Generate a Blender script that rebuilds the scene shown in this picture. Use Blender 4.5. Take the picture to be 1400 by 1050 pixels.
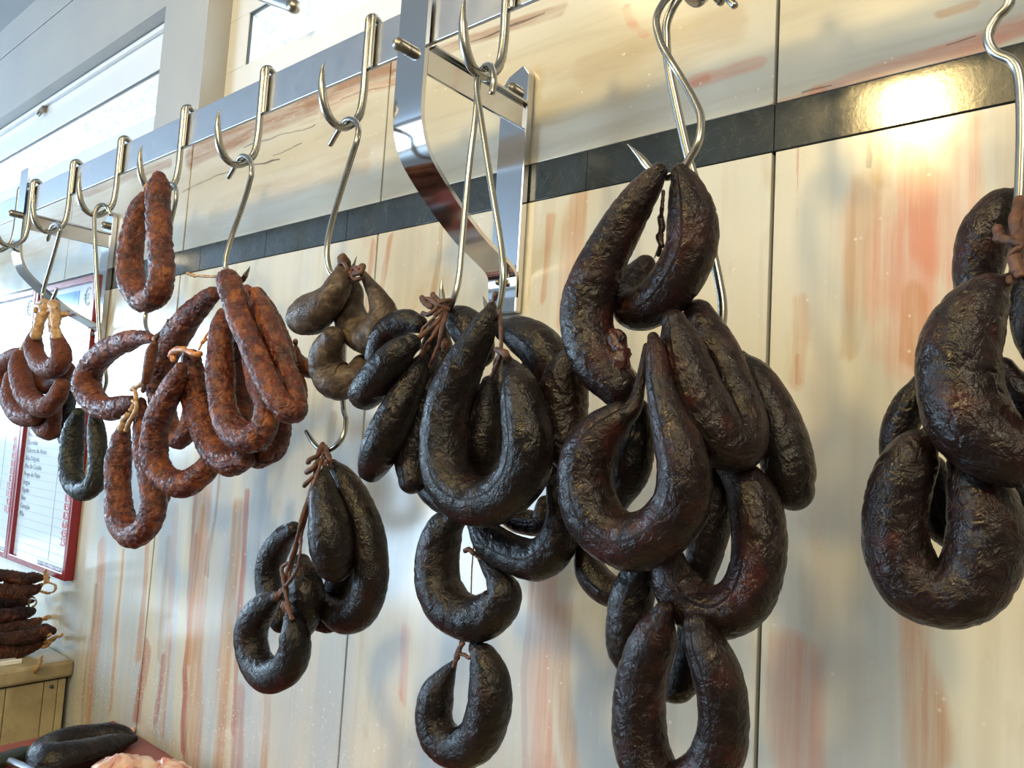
import bpy, bmesh, math, random
import numpy as np
from mathutils import Vector, Matrix, noise

# ------------------------------------------------------------------ camera
for o in list(bpy.data.objects): bpy.data.objects.remove(o)
sc = bpy.context.scene
C = sc.collection
CAM_ROWS = [[0.767576, 0.010965, 0.640865, 0.0], [0.638275, -0.104467, -0.762687, -0.75], [0.058586, 0.994468, -0.087185, 1.5]]
cd = bpy.data.cameras.new('camera'); cam = bpy.data.objects.new('camera', cd); C.objects.link(cam)
cam.matrix_world = Matrix([CAM_ROWS[0], CAM_ROWS[1], CAM_ROWS[2], (0, 0, 0, 1)])
cd.sensor_width = 36; cd.lens = 1052 / 1400 * 36; cd.clip_start = .02; cd.clip_end = 200
sc.camera = cam
sc.view_settings.view_transform = 'Standard'; sc.view_settings.look = 'None'
sc.view_settings.gamma = 1; sc.view_settings.exposure = 0.12
sc.view_settings.use_curve_mapping = False

# ------------------------------------------------------------------ world and lights
w = bpy.data.worlds.new('world'); sc.world = w; w.use_nodes = True
bg = w.node_tree.nodes['Background']; bg.inputs[0].default_value = (.86, .95, 1, 1); bg.inputs[1].default_value = 3.6

def area(name, loc, target, sx, sy, power, col):
    l = bpy.data.lights.new(name, 'AREA'); l.shape = 'RECTANGLE'; l.size = sx; l.size_y = sy; l.energy = power; l.color = col
    o = bpy.data.objects.new(name, l); C.objects.link(o); o.location = loc
    d = Vector(target) - Vector(loc); o.rotation_euler = d.to_track_quat('-Z', 'Z' if False else 'Y').to_euler()
    return o
area('daylight_left_window', (-6.42, -1.75, 1.92), (-1.4, -.3, 1.5), 2.0, .95, 130, (.50, .75, 1))
area('cool_fill_left', (-4.3, -3.92, 1.15), (-1.6, 0, .9), 1.6, 1.8, 125, (.50, .75, 1))  # added cool fill for the left wall, stands for no known door
def lamp(name, loc, power, r, col):
    l = bpy.data.lights.new(name, 'POINT'); l.energy = power; l.shadow_soft_size = r; l.color = col
    o = bpy.data.objects.new(name, l); C.objects.link(o); o.location = loc
lamp('warm_ceiling_lamp', (-.58, -1.85, 2.66), 76, .085, (1, .72, .30))
lamp('warm_fill_near', (.95, -1.85, 2.45), 66, .38, (1, .84, .56))  # added warm fill, placed so its wall reflection stays out of view
lamp('warm_fill_by_wall', (-.95, -.80, 2.70), 6, .10, (1, .80, .46))  # weak fill added for sausage highlights, no such lamp known
lamp('fill_right', (.75, -1.25, 2.62), 14, .20, (1, .94, .80))  # unseen extra light added to brighten the wall

# ------------------------------------------------------------------ data in metres (world coordinates)
SAUSAGES = [
 ('cured_sausage', 'brown', 'tt', 'brown sausages bunched on the far left hook', 'reddish-brown U-shaped sausage at the front of the far left bunch, hung by pale casing ends',
  [(-1.5185,-0.2587,1.6595,0.0098),(-1.523,-0.2588,1.64,0.0154),(-1.5098,-0.2588,1.62,0.0167),(-1.4695,-0.2588,1.5995,0.0177),(-1.4284,-0.2588,1.5934,0.0173),(-1.3934,-0.2588,1.6036,0.017),(-1.3924,-0.2588,1.6219,0.0157),(-1.4093,-0.2588,1.6374,0.0132),(-1.4312,-0.2587,1.6585,0.008)]),
 ('cured_sausage', 'brown', 'rr', 'brown sausages bunched on the far left hook', 'brown sausage bend just under the front loop of the far left bunch',
  [(-1.6173,-0.2279,1.6072,0.0133),(-1.5894,-0.2261,1.5835,0.0161),(-1.5311,-0.2264,1.5692,0.0171),(-1.4693,-0.2288,1.5774,0.0152),(-1.4334,-0.2321,1.5967,0.0122)]),
 ('cured_sausage', 'brown', 'rr', 'brown sausages bunched on the far left hook', 'brown looped sausage whose left edge catches light in the far left bunch',
  [(-1.5931,-0.256,1.6166,0.0159),(-1.5839,-0.258,1.5959,0.0187),(-1.5458,-0.2585,1.5621,0.0197),(-1.4955,-0.2572,1.535,0.0206),(-1.4428,-0.2552,1.5292,0.0188),(-1.4084,-0.2532,1.5456,0.0158),(-1.3971,-0.2512,1.5641,0.0132)]),
 ('cured_sausage', 'brown', 'rr', 'brown sausages bunched on the far left hook', 'brown looped sausage lowest on the left side of the far left bunch',
  [(-1.6891,-0.2362,1.5868,0.0137),(-1.6672,-0.2409,1.5537,0.018),(-1.6173,-0.2449,1.5233,0.0205),(-1.5565,-0.2463,1.5106,0.0185),(-1.5155,-0.2447,1.5114,0.0139)]),
 ('cured_sausage', 'brown', 'tr', 'brown sausages bunched on the far left hook', 'brown sausage cut by the left picture edge, pale casing running up to the hook',
  [(-1.6932,-0.225,1.6368,0.0092),(-1.7386,-0.225,1.6268,0.0172),(-1.7784,-0.225,1.6073,0.0223),(-1.7907,-0.225,1.5675,0.0223),(-1.7961,-0.225,1.5452,0.016)]),
 ('cured_sausage', 'brown', 'rr', 'brown sausages bunched on the far left hook', 'brown sausage hanging at the very bottom of the far left bunch',
  [(-1.624,-0.2079,1.5178,0.0135),(-1.5687,-0.2148,1.4992,0.0189),(-1.5174,-0.2195,1.4896,0.0184),(-1.5012,-0.2214,1.5107,0.014),(-1.5041,-0.2221,1.5393,0.0127)]),
 ('blood_sausage', 'mould', 'rr', 'dark mouldy sausages over the price board', 'thin black mouldy sausage bent in a U in front of the price board',
  [(-1.3656,-0.2325,1.5196,0.0109),(-1.3774,-0.2325,1.4963,0.017),(-1.3783,-0.2325,1.466,0.0182),(-1.3732,-0.2325,1.4361,0.0181),(-1.3541,-0.2325,1.4098,0.0179),(-1.3135,-0.2325,1.3987,0.0175),(-1.2748,-0.2325,1.4108,0.016),(-1.2691,-0.2325,1.4419,0.0149),(-1.2794,-0.2325,1.4723,0.015),(-1.2887,-0.2325,1.4986,0.0139),(-1.298,-0.2325,1.5135,0.0105)]),
 ('blood_sausage', 'mould', 'rr', 'dark mouldy sausages over the price board', 'black mouldy sausage half hidden behind the U-shaped one over the price board',
  [(-1.4924,-0.2006,1.5715,0.0118),(-1.5314,-0.1924,1.5485,0.0174),(-1.5513,-0.1862,1.5218,0.0176),(-1.5454,-0.1852,1.4908,0.0162),(-1.5088,-0.1894,1.4599,0.0119)]),
 ('cured_sausage', 'red', 'tr', 'red chorizos left of centre', 'single dark red sausage folded over its own rail hook high on the left',
  [(-1.1281,-0.2662,1.8387,0.0067),(-1.1366,-0.2662,1.8248,0.0134),(-1.1461,-0.2662,1.7933,0.0179),(-1.1512,-0.2662,1.7523,0.019),(-1.1351,-0.2662,1.7125,0.0198),(-1.0942,-0.2662,1.6833,0.0193),(-1.0552,-0.2662,1.6852,0.0189),(-1.0452,-0.2662,1.7088,0.0178),(-1.0572,-0.2662,1.7462,0.0179),(-1.0694,-0.2662,1.7844,0.0181),(-1.079,-0.2662,1.8197,0.0172),(-1.082,-0.2662,1.8447,0.0162),(-1.0848,-0.2662,1.858,0.0097)]),
 ('cured_sausage', 'red', 'tr', 'red sausages on the low left hook', 'red C-shaped sausage hung by its tip below the single folded one',
  [(-1.0903,-0.2512,1.629,0.0065),(-1.1251,-0.2513,1.6329,0.0121),(-1.1716,-0.2513,1.6286,0.0158),(-1.2367,-0.2513,1.6158,0.0187),(-1.2876,-0.2513,1.5933,0.0204),(-1.2938,-0.2513,1.5632,0.0216),(-1.2569,-0.2513,1.5367,0.0212),(-1.2023,-0.2513,1.5271,0.0182),(-1.1592,-0.2513,1.5329,0.0156),(-1.1298,-0.2512,1.5394,0.0088)]),
 ('cured_sausage', 'red', 'tr', 'red sausages on the low left hook', 'long red U-shaped sausage lowest on the left, with a pale knotted left tip',
  [(-1.154,-0.2475,1.5043,0.0078),(-1.1635,-0.2475,1.4826,0.0156),(-1.1625,-0.2475,1.4475,0.0189),(-1.1551,-0.2475,1.4056,0.0187),(-1.1374,-0.2475,1.3707,0.0196),(-1.096,-0.2475,1.3516,0.0191),(-1.0574,-0.2475,1.3669,0.0176),(-1.0442,-0.2475,1.3948,0.0186),(-1.0535,-0.2475,1.4286,0.0177),(-1.0791,-0.2475,1.4572,0.0148),(-1.0968,-0.2475,1.4871,0.0129),(-1.1046,-0.2475,1.5128,0.0108),(-1.1104,-0.2475,1.5388,0.0076)]),
 ('cured_sausage', 'red', 'rr', 'red sausages on the low left hook', 'short red sausage piece peeping out behind the right leg of the long low U',
  [(-1.1287,-0.2175,1.4607,0.0122),(-1.102,-0.2175,1.4306,0.0153),(-1.0836,-0.2175,1.406,0.0119)]),
 ('cured_sausage', 'brownred', 'tt', 'red sausages on the low left hook', 'small shrivelled brownish sausage tip hanging just below the low left hook point',
  [(-1.0473,-0.2662,1.6176,0.005),(-1.0534,-0.2662,1.6057,0.008),(-1.0559,-0.2662,1.5876,0.008),(-1.0624,-0.2662,1.5676,0.006)]),
 ('cured_sausage', 'red', 'rr', 'red sausages in the big bunch on the fourth hook', 'red sausage folded over the hook at the top centre of the big red bunch',
  [(-0.9059,-0.255,1.6953,0.0077),(-0.8868,-0.2568,1.693,0.0143),(-0.8722,-0.2585,1.6747,0.016),(-0.8492,-0.2602,1.6435,0.0156),(-0.8171,-0.2619,1.6122,0.0152),(-0.7848,-0.2637,1.5808,0.0148),(-0.7605,-0.2635,1.5554,0.0145),(-0.7427,-0.2572,1.5346,0.0152),(-0.7369,-0.2458,1.5323,0.0144),(-0.7549,-0.2374,1.5538,0.013),(-0.7777,-0.2353,1.5798,0.0133),(-0.7978,-0.2354,1.6065,0.0135),(-0.821,-0.2351,1.6343,0.0129),(-0.8427,-0.234,1.6604,0.0112),(-0.8642,-0.2325,1.6782,0.0086)]),
 ('cured_sausage', 'red', 'rr', 'red sausages in the big bunch on the fourth hook', 'red U-shaped sausage at the very front centre of the big red bunch',
  [(-0.9284,-0.2362,1.655,0.0089),(-0.9123,-0.2457,1.6371,0.0146),(-0.8962,-0.2539,1.608,0.0162),(-0.8783,-0.2598,1.5657,0.0168),(-0.86,-0.2628,1.5297,0.0165),(-0.8312,-0.2628,1.5041,0.0179),(-0.8019,-0.2599,1.4976,0.0175),(-0.7831,-0.2549,1.5093,0.0157),(-0.7908,-0.2485,1.5333,0.0141),(-0.8194,-0.2416,1.5581,0.0136),(-0.8494,-0.2346,1.5861,0.0131),(-0.8752,-0.2278,1.6155,0.0115)]),
 ('cured_sausage', 'red', 'rr', 'red sausages in the big bunch on the fourth hook', 'red sausage sweeping down the left side of the big red bunch',
  [(-0.9593,-0.2362,1.6848,0.0101),(-0.9874,-0.2355,1.6743,0.0154),(-1.0253,-0.2345,1.6539,0.0189),(-1.0652,-0.2328,1.6275,0.0204),(-1.0941,-0.2304,1.5962,0.0186),(-1.1071,-0.2274,1.565,0.0176),(-1.0881,-0.224,1.5252,0.0174),(-1.0537,-0.2206,1.4899,0.016),(-1.0336,-0.2171,1.501,0.0148),(-1.0296,-0.2137,1.5318,0.0127)]),
 ('cured_sausage', 'red', 'rr', 'red sausages in the big bunch on the fourth hook', 'red looped sausage with orange torn casing tip, lower left of the big red bunch',
  [(-0.9447,-0.2775,1.5796,0.0087),(-0.9582,-0.2774,1.5602,0.0145),(-0.9861,-0.2752,1.5322,0.0177),(-1.0119,-0.2711,1.4985,0.018),(-1.0142,-0.2657,1.4649,0.0181),(-0.9946,-0.2591,1.4403,0.0179),(-0.9627,-0.251,1.4341,0.0186),(-0.9415,-0.2416,1.4459,0.0176),(-0.9292,-0.2313,1.4656,0.0147)]),
 ('cured_sausage', 'red', 'rr', 'red sausages in the big bunch on the fourth hook', 'red sausage bent sharply beside the orange-tipped loop, curving right',
  [(-0.9655,-0.2538,1.5964,0.0129),(-0.9636,-0.2494,1.5728,0.0169),(-0.9564,-0.2469,1.5395,0.0178),(-0.9351,-0.2461,1.5068,0.0185),(-0.9084,-0.2455,1.4827,0.0181),(-0.8697,-0.2443,1.4666,0.0177),(-0.8371,-0.2427,1.4719,0.0137)]),
 ('cured_sausage', 'red', 'rr', 'red sausages in the big bunch on the fourth hook', 'dark red sausage bend lowest on the right behind the big red bunch',
  [(-0.8903,-0.2157,1.4819,0.0116),(-0.856,-0.2155,1.4744,0.016),(-0.8239,-0.2158,1.4866,0.0166),(-0.8058,-0.2165,1.5075,0.0128),(-0.8038,-0.2175,1.5251,0.0091)]),
 ('cured_sausage', 'red', 'rr', 'red sausages in the big bunch on the fourth hook', 'red sausage down the far right side of the big red bunch, behind the folded one',
  [(-0.8884,-0.2137,1.683,0.0098),(-0.8623,-0.2152,1.6588,0.0135),(-0.8326,-0.2164,1.6243,0.0141),(-0.8068,-0.2169,1.5916,0.0138),(-0.7858,-0.2158,1.5604,0.0136),(-0.7809,-0.213,1.5388,0.0099)]),
 ('cured_sausage', 'red', 'rr', 'red sausages in the big bunch on the fourth hook', 'dark shaded red sausage seen through the opening of the front centre U',
  [(-0.9696,-0.2025,1.6944,0.0094),(-0.9552,-0.2025,1.6528,0.0144),(-0.9358,-0.2025,1.6022,0.0162),(-0.9206,-0.2025,1.5532,0.017),(-0.9186,-0.2025,1.5195,0.014)]),
 ('cured_sausage', 'red', 'rr', 'red sausages in the big bunch on the fourth hook', 'shaded red sausage behind the top right of the big red bunch',
  [(-0.92,-0.21,1.6905,0.0091),(-0.905,-0.2079,1.6632,0.0129),(-0.8923,-0.206,1.629,0.0148),(-0.8655,-0.2043,1.5903,0.0145),(-0.844,-0.2028,1.5622,0.0114)]),
 ('smoked_sausage', 'grey', 'tr', 'greyish sausages on the third hook', 'plump grey-brown sausage bulging left at the top of the grey bunch',
  [(-0.6606,-0.2562,1.6784,0.0073),(-0.658,-0.259,1.6673,0.0128),(-0.6642,-0.2614,1.6525,0.016),(-0.6806,-0.2622,1.6411,0.0203),(-0.7012,-0.2599,1.6358,0.0223),(-0.7213,-0.255,1.634,0.0202)]),
 ('smoked_sausage', 'grey', 'tt', 'greyish sausages on the third hook', 'grey-brown U-shaped sausage on the right of the grey bunch, rising to a thin point',
  [(-0.6702,-0.238,1.6786,0.0066),(-0.6714,-0.2336,1.6634,0.0141),(-0.6765,-0.2299,1.6467,0.0167),(-0.6666,-0.2288,1.626,0.019),(-0.6422,-0.2303,1.6117,0.0194),(-0.6201,-0.2327,1.6187,0.0198),(-0.6136,-0.2348,1.6356,0.0166),(-0.6214,-0.2367,1.6521,0.0111),(-0.6326,-0.2384,1.6652,0.0072),(-0.6429,-0.24,1.6777,0.004)]),
 ('smoked_sausage', 'grey', 'rr', 'greyish sausages on the third hook', 'lowest grey-brown sausage of the grey bunch, bent in a wide U',
  [(-0.6652,-0.2563,1.6081,0.0128),(-0.6829,-0.25,1.5917,0.0188),(-0.6857,-0.2434,1.5743,0.0206),(-0.6719,-0.2364,1.5637,0.0205),(-0.6571,-0.2289,1.5691,0.0163),(-0.6571,-0.2212,1.5827,0.0123)]),
 ('smoked_sausage', 'brownred', 'tr', 'greyish sausages on the third hook', 'small brownish sausage stub with a knotted tip left of the grey bunch',
  [(-0.8129,-0.1999,1.6094,0.0045),(-0.8147,-0.1965,1.599,0.0091),(-0.8009,-0.1944,1.588,0.0117),(-0.7776,-0.1938,1.5848,0.0124)]),
 ('blood_sausage', 'black', 'tr', 'black sausages on the low hanging hook', 'long black sausage arching down the right side of the low hanging bunch',
  [(-0.6896,-0.225,1.4752,0.0052),(-0.6775,-0.2223,1.4633,0.012),(-0.6557,-0.2197,1.4415,0.016),(-0.6372,-0.2176,1.4164,0.0182),(-0.6271,-0.2164,1.3873,0.0189),(-0.6233,-0.2158,1.358,0.0188),(-0.6341,-0.2148,1.3301,0.0189),(-0.66,-0.213,1.3155,0.0184),(-0.6879,-0.2109,1.3157,0.0154),(-0.7077,-0.2095,1.3232,0.0105)]),
 ('blood_sausage', 'black', 'tr', 'black sausages on the low hanging hook', 'drop-shaped black sausage in the middle of the low hanging bunch',
  [(-0.6718,-0.2475,1.471,0.0033),(-0.6705,-0.2492,1.4596,0.01),(-0.6647,-0.2508,1.441,0.0173),(-0.6532,-0.2518,1.4196,0.0219),(-0.646,-0.2515,1.3981,0.0234),(-0.6438,-0.2498,1.3821,0.0209),(-0.6434,-0.2475,1.3746,0.0177)]),
 ('blood_sausage', 'black', 'tt', 'black sausages on the low hanging hook', 'black sausage ring at the bottom left of the low hanging bunch',
  [(-0.7229,-0.2587,1.3314,0.0059),(-0.7443,-0.2589,1.3178,0.0146),(-0.7612,-0.259,1.2991,0.0182),(-0.7646,-0.2593,1.2773,0.0182),(-0.7505,-0.2597,1.257,0.018),(-0.7204,-0.2604,1.25,0.0184),(-0.6916,-0.2614,1.2633,0.018),(-0.6786,-0.2626,1.2838,0.017),(-0.6803,-0.264,1.302,0.0146),(-0.6876,-0.2656,1.3148,0.0065)]),
 ('blood_sausage', 'black', 'rr', 'black sausages on the low hanging hook', 'black sausage tucked between the ring and the drop-shaped one in the low bunch',
  [(-0.7214,-0.2325,1.3644,0.0104),(-0.7077,-0.2371,1.351,0.0171),(-0.6973,-0.2399,1.3336,0.0194),(-0.7025,-0.2385,1.3095,0.0186),(-0.7233,-0.2331,1.2871,0.0129)]),
 ('blood_sausage', 'black', 'rr', 'black sausages on the low hanging hook', 'black sausage at the upper left behind the twine of the low hanging bunch',
  [(-0.7735,-0.21,1.3935,0.0101),(-0.7953,-0.21,1.38,0.0159),(-0.8117,-0.21,1.3574,0.0179),(-0.8157,-0.21,1.3327,0.017),(-0.8026,-0.21,1.3074,0.0159),(-0.7831,-0.21,1.2873,0.0129)]),
 ('blood_sausage', 'black', 'rr', 'black sausages on the low hanging hook', 'black sausage bend peeking out under the middle of the low hanging bunch',
  [(-0.7368,-0.2063,1.3359,0.0125),(-0.7319,-0.2021,1.3078,0.0152),(-0.7123,-0.1979,1.3003,0.0141),(-0.696,-0.1938,1.3051,0.0088)]),
 ('blood_sausage', 'black', 'rr', 'black sausages on the low hanging hook', 'shaded black sausage between the drop-shaped one and the long right one',
  [(-0.7037,-0.1988,1.4292,0.0124),(-0.6932,-0.1943,1.3936,0.0176),(-0.6959,-0.1897,1.3567,0.0194),(-0.7144,-0.1848,1.3275,0.0179)]),
 ('blood_sausage', 'black', 'rr', 'black sausages on the pair of hooks by the steel bracket', 'short black sausage highest on the left of the bracket bunch',
  [(-0.5485,-0.2437,1.6179,0.0092),(-0.5645,-0.2448,1.6209,0.0132),(-0.5834,-0.2457,1.616,0.015),(-0.5965,-0.2465,1.6032,0.0143),(-0.6038,-0.2473,1.587,0.0112)]),
 ('blood_sausage', 'black', 'rr', 'black sausages on the pair of hooks by the steel bracket', 'stubby black sausage with a rounded end pointing left out of the bracket bunch',
  [(-0.5281,-0.27,1.5937,0.0095),(-0.5371,-0.2763,1.5843,0.0146),(-0.5549,-0.2781,1.5688,0.017),(-0.5748,-0.275,1.5534,0.0174),(-0.5889,-0.27,1.5476,0.0161)]),
 ('blood_sausage', 'black', 'tr', 'black sausages on the pair of hooks by the steel bracket', 'straight black sausage hanging to a rounded end at the lower left of the bracket bunch',
  [(-0.5309,-0.2515,1.584,0.0045),(-0.5334,-0.2555,1.5717,0.0112),(-0.5391,-0.2613,1.5504,0.0148),(-0.5456,-0.2669,1.5271,0.0178),(-0.5572,-0.269,1.5034,0.0186),(-0.5729,-0.2638,1.4849,0.0174),(-0.5932,-0.2512,1.4756,0.014)]),
 ('blood_sausage', 'black', 'tr', 'black sausages on the pair of hooks by the steel bracket', 'black sausage hanging between the straight one and the large front U',
  [(-0.5254,-0.2318,1.5864,0.0061),(-0.5306,-0.2318,1.5674,0.0145),(-0.5367,-0.2332,1.5411,0.0183),(-0.5428,-0.2363,1.5125,0.019),(-0.5465,-0.2409,1.4869,0.0182),(-0.5394,-0.2467,1.4685,0.0142)]),
 ('blood_sausage', 'black', 'rr', 'black sausages on the pair of hooks by the steel bracket', 'black sausage edge tucked against the lower left of the large front U',
  [(-0.556,-0.209,1.5371,0.0143),(-0.5594,-0.209,1.5077,0.0174),(-0.5572,-0.2108,1.4822,0.0181),(-0.544,-0.2147,1.4621,0.017),(-0.5227,-0.2197,1.4498,0.0136),(-0.5035,-0.225,1.4447,0.0088)]),
 ('blood_sausage', 'black', 'tt', 'black sausages on the pair of hooks by the steel bracket', 'largest black U-shaped sausage at the front of the bracket bunch',
  [(-0.4243,-0.2775,1.6188,0.0046),(-0.4272,-0.2779,1.6097,0.0092),(-0.4369,-0.2784,1.5915,0.014),(-0.4512,-0.279,1.5682,0.0175),(-0.4637,-0.2797,1.5419,0.0196),(-0.4676,-0.2803,1.5136,0.021),(-0.4629,-0.2805,1.4857,0.0215),(-0.448,-0.2809,1.4665,0.0224),(-0.4211,-0.2815,1.4585,0.0211),(-0.3936,-0.2826,1.4666,0.0205),(-0.3761,-0.284,1.4848,0.0208),(-0.3711,-0.285,1.5076,0.0201),(-0.3774,-0.2847,1.5301,0.0185),(-0.3849,-0.2827,1.5504,0.0156),(-0.3949,-0.2801,1.5643,0.0095),(-0.4014,-0.2775,1.5714,0.0051)]),
 ('blood_sausage', 'black', 'rr', 'black sausages on the pair of hooks by the steel bracket', 'black sausage hanging straight down inside the large front U',
  [(-0.4482,-0.2475,1.5577,0.0076),(-0.4513,-0.2465,1.543,0.0146),(-0.4533,-0.246,1.5191,0.0201),(-0.453,-0.2461,1.4967,0.0187),(-0.4538,-0.2469,1.4839,0.0124)]),
 ('blood_sausage', 'black', 'rr', 'black sausages on the pair of hooks by the steel bracket', 'black sausage end showing to the right of the twine knot, behind the left hook',
  [(-0.5295,-0.2175,1.629,0.0109),(-0.515,-0.2175,1.6223,0.0169),(-0.4994,-0.2175,1.6086,0.0189),(-0.4904,-0.2175,1.5913,0.015)]),
 ('blood_sausage', 'black', 'rr', 'black sausages on the pair of hooks by the steel bracket', 'black sausage arching away to the upper right of the bracket bunch',
  [(-0.4647,-0.21,1.6121,0.0118),(-0.4466,-0.2112,1.6075,0.0181),(-0.4239,-0.212,1.5955,0.0206),(-0.4061,-0.2123,1.5778,0.0195),(-0.3925,-0.212,1.5608,0.0137)]),
 ('blood_sausage', 'black', 'rr', 'black sausages on the pair of hooks by the steel bracket', 'black sausage bend hanging below the large front U toward the right',
  [(-0.4569,-0.24,1.4358,0.0111),(-0.4412,-0.24,1.4218,0.0157),(-0.4159,-0.24,1.4138,0.0173),(-0.3901,-0.24,1.4136,0.0175),(-0.3717,-0.24,1.4289,0.0166),(-0.3681,-0.24,1.4509,0.0127),(-0.374,-0.24,1.4739,0.0096)]),
 ('blood_sausage', 'black', 'rr', 'black sausages on the pair of hooks by the steel bracket', 'dark sausage loop half hidden between the large front U and the bend below it',
  [(-0.4472,-0.2175,1.4458,0.0099),(-0.4282,-0.2175,1.44,0.0118),(-0.4071,-0.2175,1.4409,0.0109),(-0.4027,-0.2175,1.4562,0.0081)]),
 ('blood_sausage', 'black', 'rt', 'black sausages on the pair of hooks by the steel bracket', 'black hook-shaped sausage with a thin pointed tip on a string, below the bracket bunch',
  [(-0.4882,-0.24,1.4358,0.0122),(-0.5,-0.24,1.4227,0.018),(-0.5055,-0.24,1.4009,0.0202),(-0.5012,-0.24,1.3753,0.0208),(-0.482,-0.24,1.3577,0.0211),(-0.456,-0.24,1.3541,0.0206),(-0.4331,-0.24,1.3637,0.0188),(-0.4246,-0.24,1.3798,0.016),(-0.4337,-0.24,1.3918,0.0095),(-0.4434,-0.24,1.3978,0.0055),(-0.4526,-0.24,1.4053,0.0028)]),
 ('blood_sausage', 'black', 'tr', 'black sausages on the pair of hooks by the steel bracket', 'last black U-shaped sausage of the string, lowest under the bracket bunch',
  [(-0.4768,-0.24,1.3106,0.0035),(-0.4848,-0.24,1.2988,0.0091),(-0.4941,-0.24,1.2814,0.0155),(-0.4968,-0.24,1.2605,0.0169),(-0.4869,-0.24,1.2443,0.0181),(-0.4636,-0.24,1.2422,0.0177),(-0.4419,-0.24,1.2579,0.0187),(-0.4331,-0.24,1.2817,0.0193),(-0.4343,-0.24,1.3066,0.018),(-0.4423,-0.24,1.323,0.0135),(-0.4505,-0.24,1.3298,0.0075)]),
 ('blood_sausage', 'black', 'rr', 'black sausages on the pair of hooks by the steel bracket', 'dark sausage in shade behind the twine knot of the bracket bunch',
  [(-0.5659,-0.1988,1.621,0.0114),(-0.5713,-0.1934,1.5991,0.0181),(-0.5718,-0.188,1.5692,0.0197),(-0.568,-0.1825,1.5391,0.0181)]),
 ('blood_sausage', 'black', 'rr', 'black sausages on the pair of hooks by the steel bracket', 'dark sausage in shade at the right inside the large front U',
  [(-0.4672,-0.2063,1.5795,0.0104),(-0.4632,-0.2063,1.552,0.0147),(-0.4623,-0.2063,1.5179,0.0161),(-0.4656,-0.2063,1.4908,0.0132)]),
 ('blood_sausage', 'black', 'rr', 'black sausages on the pair of hooks by the steel bracket', 'narrow dark sausage edge between the large front U and the largest bunch',
  [(-0.4438,-0.1939,1.5804,0.0103),(-0.4256,-0.1967,1.5595,0.0144),(-0.4154,-0.1996,1.5262,0.0155),(-0.4073,-0.2025,1.4875,0.0125)]),
 ('blood_sausage', 'blackred', 'rr', 'black sausages on the large hooks right of centre', 'long black sausage at the upper left of the largest bunch, with a torn red end',
  [(-0.2755,-0.27,1.7095,0.0063),(-0.2823,-0.2702,1.7019,0.0103),(-0.2943,-0.2704,1.6873,0.0145),(-0.3077,-0.2706,1.6669,0.017),(-0.3225,-0.2708,1.6433,0.019),(-0.3315,-0.2709,1.6158,0.0203),(-0.3287,-0.2708,1.5902,0.0208),(-0.3171,-0.2705,1.5676,0.0199),(-0.3018,-0.27,1.5521,0.0161)]),
 ('blood_sausage', 'blackred', 'rr', 'black sausages on the large hooks right of centre', 'black U-shaped sausage hanging beside the torn one at the top of the largest bunch',
  [(-0.2643,-0.2587,1.7099,0.0069),(-0.2595,-0.258,1.6972,0.0131),(-0.2551,-0.2569,1.6766,0.0186),(-0.2556,-0.2552,1.6539,0.0192),(-0.2665,-0.2527,1.633,0.0194),(-0.2845,-0.2492,1.6178,0.0181),(-0.306,-0.2445,1.6147,0.0162),(-0.318,-0.2387,1.6266,0.0123),(-0.3174,-0.2321,1.6414,0.0106),(-0.3102,-0.225,1.6534,0.0087)]),
 ('blood_sausage', 'blackred', 'rr', 'black sausages on the large hooks right of centre', 'black folded sausage with a narrow bend on the right of the largest bunch',
  [(-0.2561,-0.2737,1.5964,0.0087),(-0.2522,-0.2714,1.5811,0.0157),(-0.2464,-0.269,1.5598,0.0189),(-0.2378,-0.2659,1.5379,0.0203),(-0.2265,-0.26,1.5191,0.0206),(-0.2151,-0.2513,1.5145,0.0174),(-0.2141,-0.2427,1.5305,0.0134),(-0.2263,-0.2372,1.5548,0.0143),(-0.2424,-0.2344,1.5834,0.0147),(-0.2587,-0.2325,1.609,0.0116)]),
 ('blood_sausage', 'black', 'rr', 'black sausages on the large hooks right of centre', 'straight black sausage reaching farthest right behind the largest bunch',
  [(-0.2361,-0.21,1.5773,0.0076),(-0.2245,-0.21,1.563,0.015),(-0.2113,-0.21,1.5406,0.0181),(-0.2016,-0.21,1.5149,0.0189),(-0.1959,-0.21,1.4937,0.0187),(-0.1937,-0.21,1.4858,0.0154)]),
 ('blood_sausage', 'blackred', 'rr', 'black sausages on the large hooks right of centre', 'curved black sausage at the left of the largest bunch, below the torn one',
  [(-0.3462,-0.2531,1.5787,0.0093),(-0.359,-0.252,1.568,0.0169),(-0.3663,-0.2511,1.5476,0.0214),(-0.3658,-0.2509,1.527,0.0207),(-0.359,-0.2526,1.5066,0.0174),(-0.3475,-0.2558,1.4945,0.011)]),
 ('blood_sausage', 'blackred', 'rr', 'black sausages on the large hooks right of centre', 'wide black U-shaped sausage at the front of the largest bunch, shining gold',
  [(-0.2751,-0.2775,1.5792,0.0028),(-0.2771,-0.2801,1.555,0.0038),(-0.2806,-0.2825,1.5362,0.0066),(-0.2897,-0.2846,1.5287,0.0122),(-0.3038,-0.2862,1.5158,0.0173),(-0.3137,-0.2874,1.4954,0.0203),(-0.3123,-0.2884,1.4731,0.0213),(-0.3007,-0.2892,1.4536,0.0209),(-0.2777,-0.2899,1.4437,0.0203),(-0.2541,-0.2907,1.4513,0.0197),(-0.2379,-0.2915,1.4696,0.0193),(-0.2343,-0.2921,1.4911,0.0183),(-0.2397,-0.2926,1.5122,0.0159),(-0.2487,-0.2927,1.5337,0.012),(-0.2554,-0.292,1.5534,0.0095),(-0.2599,-0.2906,1.5736,0.0069),(-0.2636,-0.2889,1.5831,0.0043)]),
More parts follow.
